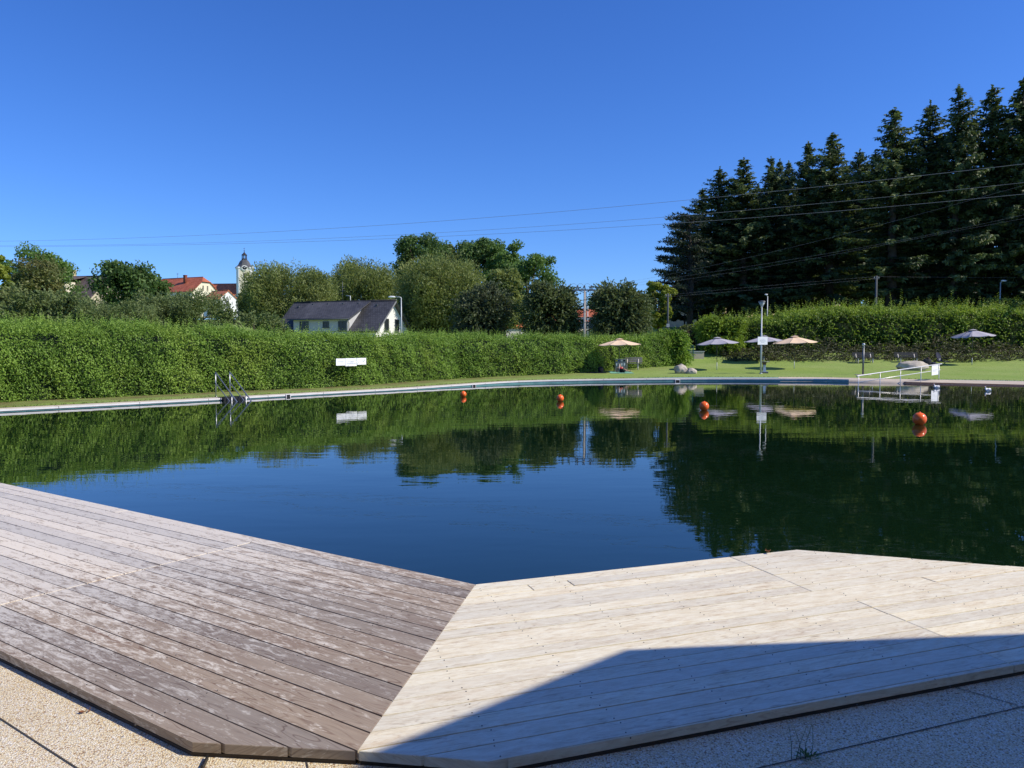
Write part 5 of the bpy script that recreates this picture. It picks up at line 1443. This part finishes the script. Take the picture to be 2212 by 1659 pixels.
def lump(name, label, cat, px, py, Y, parts_, group=None):
    b = W(px, py, Y); z0 = terr(b.x, Y); t = thing(name, label, cat, (b.x, Y, z0), 0, group)
    for nm, c_, s_, mt, sd in parts_:
        bm = bmesh.new(); bmesh.ops.create_icosphere(bm, subdivisions=3, radius=1)
        for v in bm.verts:
            q = v.co.copy(); e = .72
            q = Vector([math.copysign(abs(c0) ** e, c0) for c0 in q]); q *= 1 + .18 * mn.noise(v.co * 2.2 + Vector((sd, 0, 0)))
            v.co = Vector((q.x * s_[0] / 2 + c_[0], q.y * s_[1] / 2 + c_[1], max(-.02, q.z * s_[2] / 2 + c_[2])))
        me = bpy.data.meshes.new(nm); bm.to_mesh(me); bm.free(); me.materials.append(M[mt])
        for p in me.polygons: p.use_smooth = True
        mesh_obj(nm, me, t)
    return t
lump('bag', 'dark purple bags heaped on the lawn left of the folding chair', 'bags', 2005, 789, 58.2, [('main_bag', (-.1, 0, .28), (.62, .45, .62), 'dark_cloth', 1), ('side_pocket', (.32, -.1, .15), (.4, .4, .32), 'navy_cloth', 4), ('shoulder_strap', (-.05, -.05, .6), (.14, .3, .16), 'brown_cloth', 6)])
lump('backpack', 'black backpack standing in the shade against the hedge left of the bins', 'backpack', 1297.5, 804.5, 52.6, [('main_bag', (0, 0, .18), (.36, .3, .38), 'dark_cloth', 2), ('front_pocket', (.06, -.15, .15), (.22, .12, .27), 'brown_cloth', 3)])
b = W(1289, 805.5, 52.2); z0 = terr(b.x, 52.2)
mb = MB()
def sheet(name, label, cat, px, py, Y, w, d, mat, seed, rot=0):
    b = W(px, py, Y); z0 = terr(b.x, Y); vs = []; fs = []; nx, ny = 14, 8
    for i in range(ny + 1):
        for j in range(nx + 1):
            x = (j / nx - .5) * w; y = (i / ny - .5) * d
            z = terr(b.x + x, Y + y) - z0 + .015 + .02 * abs(mn.noise(Vector((x * 4, y * 4, seed))))
            vs.append((x + .02 * mn.noise(Vector((y * 5, seed, 0))), y + .02 * mn.noise(Vector((x * 5, 0, seed))), z))
    for i in range(ny):
        for j in range(nx): fs.append((i * (nx + 1) + j, i * (nx + 1) + j + 1, (i + 1) * (nx + 1) + j + 1, (i + 1) * (nx + 1) + j))
    m_ = MB(); m_.add(vs, fs, True); o = m_.build(name, mat); o.location = (b.x, Y, z0); tag(o, label, cat)
sheet('blanket', 'dark blanket spread in the shade beside the black backpack', 'blanket', 1288, 805.5, 52.0, 1.3, .9, M['dark_cloth'], 4.0)
sheet('beach_mat', 'pale green mat under the person lying below the beige parasol', 'mat', 1341, 804, 52.2, 1.55, 1.9, M['mat_green'], 9.0)

# ------------------------------------------------------------------ skinned figures
def skin_mesh(name, pts, edges, radii, mat, parent=None, sub=2, flat=False):
    me = bpy.data.meshes.new(name + '_s'); me.from_pydata([tuple(p) for p in pts], edges, [])
    o = bpy.data.objects.new(name + '_s', me); col.objects.link(o)
    o.modifiers.new('Skin', 'SKIN')
    if not me.skin_vertices: raise RuntimeError('no skin layer')
    for i, r_ in enumerate(radii):
        sv = me.skin_vertices[0].data[i]; sv.radius = r_ if isinstance(r_, tuple) else (r_, r_); sv.use_root = (i == 0)
    s = o.modifiers.new('Sub', 'SUBSURF'); s.levels = sub; s.render_levels = sub
    bpy.context.view_layer.update()
    dg = bpy.context.evaluated_depsgraph_get()
    m2 = bpy.data.meshes.new_from_object(o.evaluated_get(dg)); m2.name = name
    bpy.data.objects.remove(o); bpy.data.meshes.remove(me)
    for p in m2.polygons: p.use_smooth = True
    m2.materials.clear(); m2.materials.append(mat)
    return mesh_obj(name, m2, parent)
# person lying propped on the elbows, feet toward the pool and to the right
b = W(1341.5, 803.5, 52.4); z0 = terr(b.x, 52.4) + .03
pe = thing('person', 'person with light hair and dark red top lying propped up below the beige parasol', 'person', (b.x, 52.4, z0))
P = {'pelvis': (.10, -.05, .11), 'waist': (.05, .10, .15), 'chest': (-.02, .27, .25), 'neck': (-.05, .38, .34), 'head0': (-.04, .41, .40), 'head': (-.03, .42, .47),
     'shL': (-.20, .33, .28), 'elL': (-.26, .42, .04), 'haL': (-.24, .20, .03), 'hL2': (-.23, .12, .03),
     'shR': (.15, .33, .28), 'elR': (.23, .42, .04), 'haR': (.22, .20, .03), 'hR2': (.21, .12, .03),
     'hiL': (.03, -.09, .10), 'knL': (.17, -.46, .20), 'anL': (.30, -.82, .06), 'toL': (.34, -.90, .15),
     'hiR': (.18, -.07, .10), 'knR': (.32, -.42, .12), 'anR': (.52, -.78, .05), 'toR': (.57, -.85, .14)}
names = list(P); ix = {n: i for i, n in enumerate(names)}
E = [('pelvis', 'waist'), ('waist', 'chest'), ('chest', 'neck'), ('neck', 'head0'), ('head0', 'head'), ('chest', 'shL'), ('shL', 'elL'), ('elL', 'haL'), ('haL', 'hL2'), ('chest', 'shR'), ('shR', 'elR'), ('elR', 'haR'), ('haR', 'hR2'), ('pelvis', 'hiL'), ('hiL', 'knL'), ('knL', 'anL'), ('anL', 'toL'), ('pelvis', 'hiR'), ('hiR', 'knR'), ('knR', 'anR'), ('anR', 'toR')]
rad_ = {'pelvis': .13, 'waist': .115, 'chest': .13, 'neck': .05, 'head0': .075, 'head': .095, 'shL': .065, 'elL': .04, 'haL': .028, 'hL2': .035, 'shR': .065, 'elR': .04, 'haR': .028, 'hR2': .035, 'hiL': .09, 'knL': .058, 'anL': .036, 'toL': .03, 'hiR': .09, 'knR': .058, 'anR': .036, 'toR': .03}
skin_mesh('body', [P[n] for n in names], [(ix[a], ix[c]) for a, c in E], [rad_[n] for n in names], M['skin'], pe)
# five fingers on each hand, spread on the mat
for side, hx_ in (('haL', -.235), ('haR', .215)):
    mb = MB()
    for k, (dx, ln) in enumerate(((-.03, .07), (-.015, .085), (0, .09), (.015, .085), (.034, .055))):
        mb.tube([(hx_ + dx * .8, .13, .03), (hx_ + dx * 1.1, .13 - ln * .55, .035), (hx_ + dx * 1.2, .13 - ln, .02)], [.009, .008, .006], 6)
    mb.build('fingers', M['skin'], pe)
sub_ = ['pelvis', 'waist', 'chest', 'shL', 'shR']; jx = {n: i for i, n in enumerate(sub_)}
skin_mesh('top', [P[n] for n in sub_], [(0, 1), (1, 2), (2, 3), (2, 4)], [.14, .128, .143, .078, .078], M['top_red'], pe)
mid = lambda a, c, f: tuple(P[a][k] * (1 - f) + P[c][k] * f for k in range(3))
skin_mesh('shorts', [P['pelvis'], P['hiL'], mid('hiL', 'knL', .9), P['hiR'], mid('hiR', 'knR', .9)], [(0, 1), (1, 2), (0, 3), (3, 4)], [.143, .102, .075, .102, .075], M['dark_cloth'], pe)
skin_mesh('hair', [(-.045, .46, .42), (-.035, .455, .50), (-.03, .42, .545), (-.05, .47, .35)], [(0, 1), (1, 2), (0, 3)], [.075, .09, .06, .045], M['hair'], pe)
mb = MB()
mb.ball((-.03, .323, .465), .016, 8, 6, sc3=(.7, 1.2, 1.2)); mb.build('nose', M['skin'], pe)
mb = MB()
for s in (-1, 1): mb.ball((-.03 + s * .035, .334, .485), .011, 8, 6)
mb.build('eyes', M['black'], pe)
mb = MB(); mb.ball((-.03, .334, .428), .02, 8, 6, sc3=(1.2, .5, .35)); mb.build('mouth', M['top_red'], pe)

# two white swan figures floating by the ramp
def swan(label, px, py, s, rot):
    p = G(px, py, 0); t = thing('swan', label, 'swan', (p.x, p.y, 0), rot, 'white swans on the water'); t.scale = (s, s, s)
    pts = [(-.16, 0, .055), (-.05, 0, .065), (.07, 0, .06), (.13, 0, .10), (.135, 0, .16), (.12, 0, .20), (.145, 0, .225), (.185, 0, .215), (-.25, 0, .10)]
    skin_mesh('body', pts, [(0, 1), (1, 2), (2, 3), (3, 4), (4, 5), (5, 6), (6, 7), (0, 8)], [(.06, .07), (.075, .095), (.06, .08), (.034, .036), (.024, .024), (.023, .023), (.028, .028), (.016, .016), (.015, .03)], M['swan'], t)
    mb = MB(); mb.tube([(.19, 0, .215), (.225, 0, .203)], [.013, .005], 8); mb.build('beak', M['beak'], t)
    for s_ in (-1, 1):
        mb = MB(); mb.ball((-.06, s_ * .065, .10), .1, 14, 8, sc3=(1.25, .35, .5)); mb.build('wing', M['swan'], t)
    mb = MB()
    for s_ in (-1, 1): mb.ball((.165, s_ * .02, .232), .0045, 6, 4)
    mb.build('eyes', M['black'], t)
swan('small white swan floating between the handrail sign and the sandy ramp', 2022, 838.5, .95, R(200))
swan('small white swan floating alone farther right near the sandy ramp', 2132.5, 845, .98, R(205))

# white bar lying on the far coping
b = G(996, 823.6, .13); t = thing('marker_board', 'flat white board lying on the grass edge above the second skimmer', 'board', (b.x, b.y, .125), R(40))
mb = MB(); mb.box((0, 0, .02), (.85, .25, .03)); mb.box((0, 0, .038), (.8, .2, .008)); mb.build('plate', M['white'], t)

# gate between the hedges --------------------------------------------------------------------------------------------
g0 = W(1473, 790, 62.5); g1 = W(1497, 790, 62.5); z0 = terr(g0.x, 62.5); gw = g1.x - g0.x
t = thing('wire_gate', 'green wire gate between the bright bush and the tall hedge', 'gate', (g0.x, 62.5, z0))
Hh = W(1480, 745, 62.5).z - z0
for x in (0, gw): 
    mb = MB(); mb.box((x, 0, Hh / 2), (.07, .07, Hh)); mb.build('post', M['green_wire'], t)
mb = MB(); mb.box((gw / 2, 0, Hh - .06), (gw - .08, .04, .04)); mb.box((gw / 2, 0, .1), (gw - .08, .04, .04)); mb.box((gw / 2, 0, Hh * .5), (gw - .08, .04, .04)); mb.build('frame', M['green_wire'], t)
mb = MB()
for k in range(1, 18): mb.tube([(gw * k / 18, 0, .1), (gw * k / 18, 0, Hh - .06)], .006, 4)
mb.build('wire_mesh', M['green_wire'], t)
b = W(1486, 770, 63.3); z0 = terr(b.x, 63.3)
t = thing('garden_wall', 'beige rendered wall seen through the wire gate', 'wall', (b.x, 63.3, z0))
h0, h1 = W(1486, 778, 63.3).z - z0, W(1486, 760, 63.3).z - z0
mb = MB(); mb.box((0, 0, (h0 + h1) / 2), (2.6, .2, h1 - h0)); mb.build('wall', M['stucco_b'], t)
mb = MB(); mb.box((0, .01, h0 - .4), (2.6, .22, .8)); mb.build('plinth', M['dgrey'], t)
mb = MB(); mb.box((0, 0, h1 + .03), (2.7, .28, .06)); mb.build('wall_cap', M['lgrey'], t)

# power poles and wires ----------------------------------------------------------------------------------------------------
PY = 59.0; b = W(1262.5, 700, PY); z0 = terr(b.x, PY); Hh = W(1262.5, 628, PY).z - z0
pp = thing('power_pole', 'pale concrete power pole with crossarm and three insulators', 'power pole', (b.x, PY, z0))
mb = MB(); mb.tube([(0, 0, -.5), (0, 0, Hh)], [.095, .07], 12); mb.build('pole', M['conc_pole'], pp)
mb = MB(); mb.tube([(.14, .12, -.5), (.12, .1, Hh - .1)], .032, 8); mb.build('stay_post', M['wood_pole'], pp)
for zz in (.25, .42, .58, .72, .88): 
    mb = MB(); mb.lathe([(.102, -.015), (.102, .015)], 12, (0, 0, Hh * zz)); mb.build('band', M['steel_dark'], pp)
k_ = PY / F
mb = MB(); mb.box((-.02, 0, Hh + .05), (46 * k_, .09, .11)); mb.tube([(-.55, 0, Hh + .05), (0, 0, Hh - .15), (.55, 0, Hh + .05)], .025, 6); mb.tube([(-23 * k_, 0, Hh + .05), (-27 * k_, 0, Hh - .08)], .03, 6); mb.build('crossarm', M['steel_dark'], pp)
for dx in (-15.6, -1, 14):
    x = dx * k_; mb = MB(); 
    mb.tube([(x - .12, 0, Hh + .08), (x - .02, 0, Hh + .34)], .035, 6); mb.tube([(x + .08, 0, Hh + .08), (x + .04, 0, Hh + .36)], .045, 6); mb.tube([(x, 0, Hh + .36), (x + .06, 0, Hh + .42)], .03, 6)
    io = mb.build('insulator', M['copper'], pp)
    mb = MB(); mb.tube([(x - 8 * k_ + .32 * math.cos(a) * .9, 0, Hh + .2 + .34 * math.sin(a)) for a in [PI * q / 10 for q in range(11)]] , .010, 5); mb.build('jumper_wire', M['steel_dark'], io)
def wood_pole(label, px, top, Y, r_):
    b = W(px, 700, Y); z0 = terr(b.x, Y); Hh = W(px, top, Y).z - z0
    t = thing('power_pole', label, 'power pole', (b.x, Y, z0)); mb = MB(); mb.tube([(0, 0, -.4), (0, 0, Hh)], [r_ * 1.2, r_], 10); mb.build('pole', M['wood_pole'], t)
    mb = MB(); mb.box((0, -.02, Hh - .25), (.5, .06, .08)); mb.build('crossarm', M['wood_pole'], t)
    for s in (-1, 1): 
        mb = MB(); mb.lathe([(.03, 0), (.045, .06), (.02, .12)], 8, (s * .2, -.02, Hh - .2)); mb.build('insulator', M['lgrey'], t)
    return t, Hh
t, Hh = wood_pole('slim dark wooden pole with a small white plate beside the pine', 1442.5, 634, 70.5, .075)
mb = MB(); mb.box((0, -.11, W(1442, 703, 70.5).z - t.location.z), (.28, .02, .3)); mb.build('plate', M['lgrey'], t)
wood_pole('dark wooden pole rising behind the tall hedge in front of the spruce stems', 1891, 596, 69.5, .095)
def wire(label, pts, Y0, Y1, x0, x1, r_=.014):
    xs = np.array([p[0] for p in pts]); ys = np.array([p[1] for p in pts]); c_ = np.polyfit(xs, ys, min(3, len(pts) - 1))
    mb = MB(); q = []
    for k in range(61):
        x = x0 + (x1 - x0) * k / 60; f = k / 60; Y = 1 / ((1 - f) / Y0 + f / Y1); q.append(W(x, np.polyval(c_, x), Y))
    mb.tube(q, r_ * .72, 5); o = mb.build('power_line', M['wire'], None, q[0]); tag(o, label, 'power line', 'overhead power lines')
wire('topmost overhead line crossing the whole picture', [(0, 521.5), (553, 500), (870, 487), (1382.7, 440), (1514, 429), (1855, 395), (2212, 354)], 98, 46, -60, 2330, .017)
wire('middle overhead line of the upper three', [(0, 530.8), (553, 520.5), (868, 507.5), (1382.7, 473), (2212, 394.4)], 100, 49, -60, 2330, .015)
wire('lowest overhead line of the upper three', [(0, 533), (553, 524), (888, 514.5), (1382.7, 488), (1800, 455.5), (2212, 419.5)], 102, 48, -60, 2330, .016)
wire('upper thin line rising right from the concrete pole', [(1264, 624), (1382.7, 605), (1431, 595), (1720, 532), (2091, 434)], 59, 44, 1264, 2330, .0052)
wire('middle thin line rising right from the concrete pole', [(1276, 624.5), (1382.7, 610), (1757.7, 552.6), (2212, 464)], 59, 46, 1276, 2330, .0052)
wire('lowest thin line rising right from the concrete pole', [(1247, 627), (1382.7, 615.3), (1757.7, 558), (2212, 472)], 59, 46, 1247, 2330, .0052)
wire('line strung between the two dark wooden poles', [(1442.5, 637), (1660, 617), (1891, 597.6)], 70.4, 69.4, 1442.5, 1891, .0052)
wire('lower line strung between the two dark wooden poles', [(1442.5, 641), (1660, 623), (1891, 602)], 70.4, 69.4, 1442.5, 1891, .0052)
wire('line running right from the dark wooden pole behind the hedge', [(1891, 597.6), (2050, 599), (2212, 599.5)], 69.4, 69, 1891, 2330, .0052)

# small things in the foreground -------------------------------------------------------------------------------------------
def leafy(label, p, seed, size):
    rg = random.Random(seed); vs = []; fs = []; n_ = 10
    for i in range(n_ + 1):
        u = i / n_; w = math.sin(PI * u ** .8) * .42 + .01
        for s in (-1, 0, 1): vs.append(((u - .5) * size, s * w * size * .8, .006 + size * (.28 * abs(s) * (.5 + u) * rg.uniform(.5, 1) + .15 * (u - .4) ** 2)))
    for i in range(n_):
        for j in range(2): fs.append((i * 3 + j, i * 3 + j + 1, (i + 1) * 3 + j + 1, (i + 1) * 3 + j))
    mb = MB(); mb.add(vs, fs, True); mb.tube([(-.5 * size, 0, .008), (-.8 * size, .05 * size, .02)], .0015, 5)
    o = mb.build('dry_leaf', M['leaf_dry']); o.location = p; o.rotation_euler = (0, 0, rg.uniform(0, 6)); tag(o, label, 'leaf')
leafy('curled dry leaf at the water edge of the pale deck', G(1659, 1194, DZ + .004), 3, .07)
p = G(317 * .4 + 50, 995.5 + 1366 * .4, PZ)
leafy('dry brown leaf lying on the sunlit pebble paving', p, 6, .028)
leafy('tiny dry leaf next to the brown leaf on the pebble paving', p + Vector((.028, .012, 0)), 9, .018)
b = G(438.5, 1662, PZ); t = thing('edging_strip', 'dark metal edging strip end sticking up at the bottom edge', 'metal strip', b, R(8))
mb = MB(); mb.box((0, .03, .006), (.007, .10, .03)); mb.box((0, -.015, .022), (.010, .012, .012)); mb.build('strip', M['black'], t)
b = G(1745, 1640, PZ); t = thing('weed', 'small green weed with thin stalks growing from the paving joint', 'weed', b)
lv = Leaves(); rng = np.random.default_rng(3); k = 40
a = rng.uniform(0, 2 * PI, k); r_ = rng.uniform(.005, .05, k)
lv.add(np.stack([r_ * np.cos(a), r_ * np.sin(a), .006 + .02 * rng.random(k)], 1), np.stack([np.cos(a), np.sin(a), .4 + 0 * a], 1), np.array([0, 0, 1.]) + .3 * rng.normal(size=(k, 3)), .03, .009, rng.random(k))
mesh_obj('leaves', lv.mesh('leaves', M['f_dkgreen']), t)
mb = MB()
for k in range(5):
    x = -.07 + .02 * k; mb.tube([(x, 0, 0), (x + rng.normal() * .01, .01, .06), (x + rng.normal() * .025, .015, .12 + .03 * rng.random())], [.0016, .0012, .0006], 5)
mb.build('stalks', M['f_dkgreen'], t)

# ================================================================== LIGHT, SKY, CAMERA
w = bpy.data.worlds.new('World'); sc.world = w; w.use_nodes = True
nt = w.node_tree; bg = nt.nodes['Background']
sky = nt.nodes.new('ShaderNodeTexSky'); sky.sky_type = 'NISHITA'; sky.sun_disc = False
sky.sun_elevation = SUN_EL; sky.sun_rotation = PI / 2 - SUN_AZ
sky.altitude = 400; sky.air_density = 1.0; sky.dust_density = .35; sky.ozone_density = 2.2
hs = nt.nodes.new('ShaderNodeHueSaturation'); hs.inputs['Saturation'].default_value = 1.18; hs.inputs['Value'].default_value = 1.0
gm = nt.nodes.new('ShaderNodeGamma'); gm.inputs[1].default_value = 1.0
nt.links.new(sky.outputs[0], hs.inputs['Color']); nt.links.new(hs.outputs[0], gm.inputs[0]); mul = nt.nodes.new('ShaderNodeMix'); mul.data_type = 'RGBA'; mul.blend_type = 'MULTIPLY'; mul.inputs[0].default_value = 1; mul.inputs[7].default_value = (.44, .67, 1.15, 1)
nt.links.new(gm.outputs[0], mul.inputs[6]); nt.links.new(mul.outputs[2], bg.inputs['Color'])
bg.inputs['Strength'].default_value = .148
sun = bpy.data.lights.new('sun', 'SUN'); sun.energy = 5.0; sun.angle = R(.55); sun.color = (1, .905, .745)
so = bpy.data.objects.new('sun', sun); col.objects.link(so); so.rotation_euler = S.to_track_quat('Z', 'Y').to_euler(); so.location = (20, -5, 30)
cam = bpy.data.cameras.new('camera'); cam.sensor_width = 36; cam.lens = 36 * F / 2212; cam.clip_end = 5000; cam.clip_start = .05
co = bpy.data.objects.new('camera', cam); col.objects.link(co); co.location = (0, 0, CAMH); co.rotation_euler = (PI / 2 - PITCH, 0, 0)
sc.camera = co
sc.view_settings.view_transform = 'Standard'; sc.view_settings.look = 'None'; sc.view_settings.exposure = 0; sc.view_settings.gamma = 1
sc.render.resolution_x = 1024; sc.render.resolution_y = 768
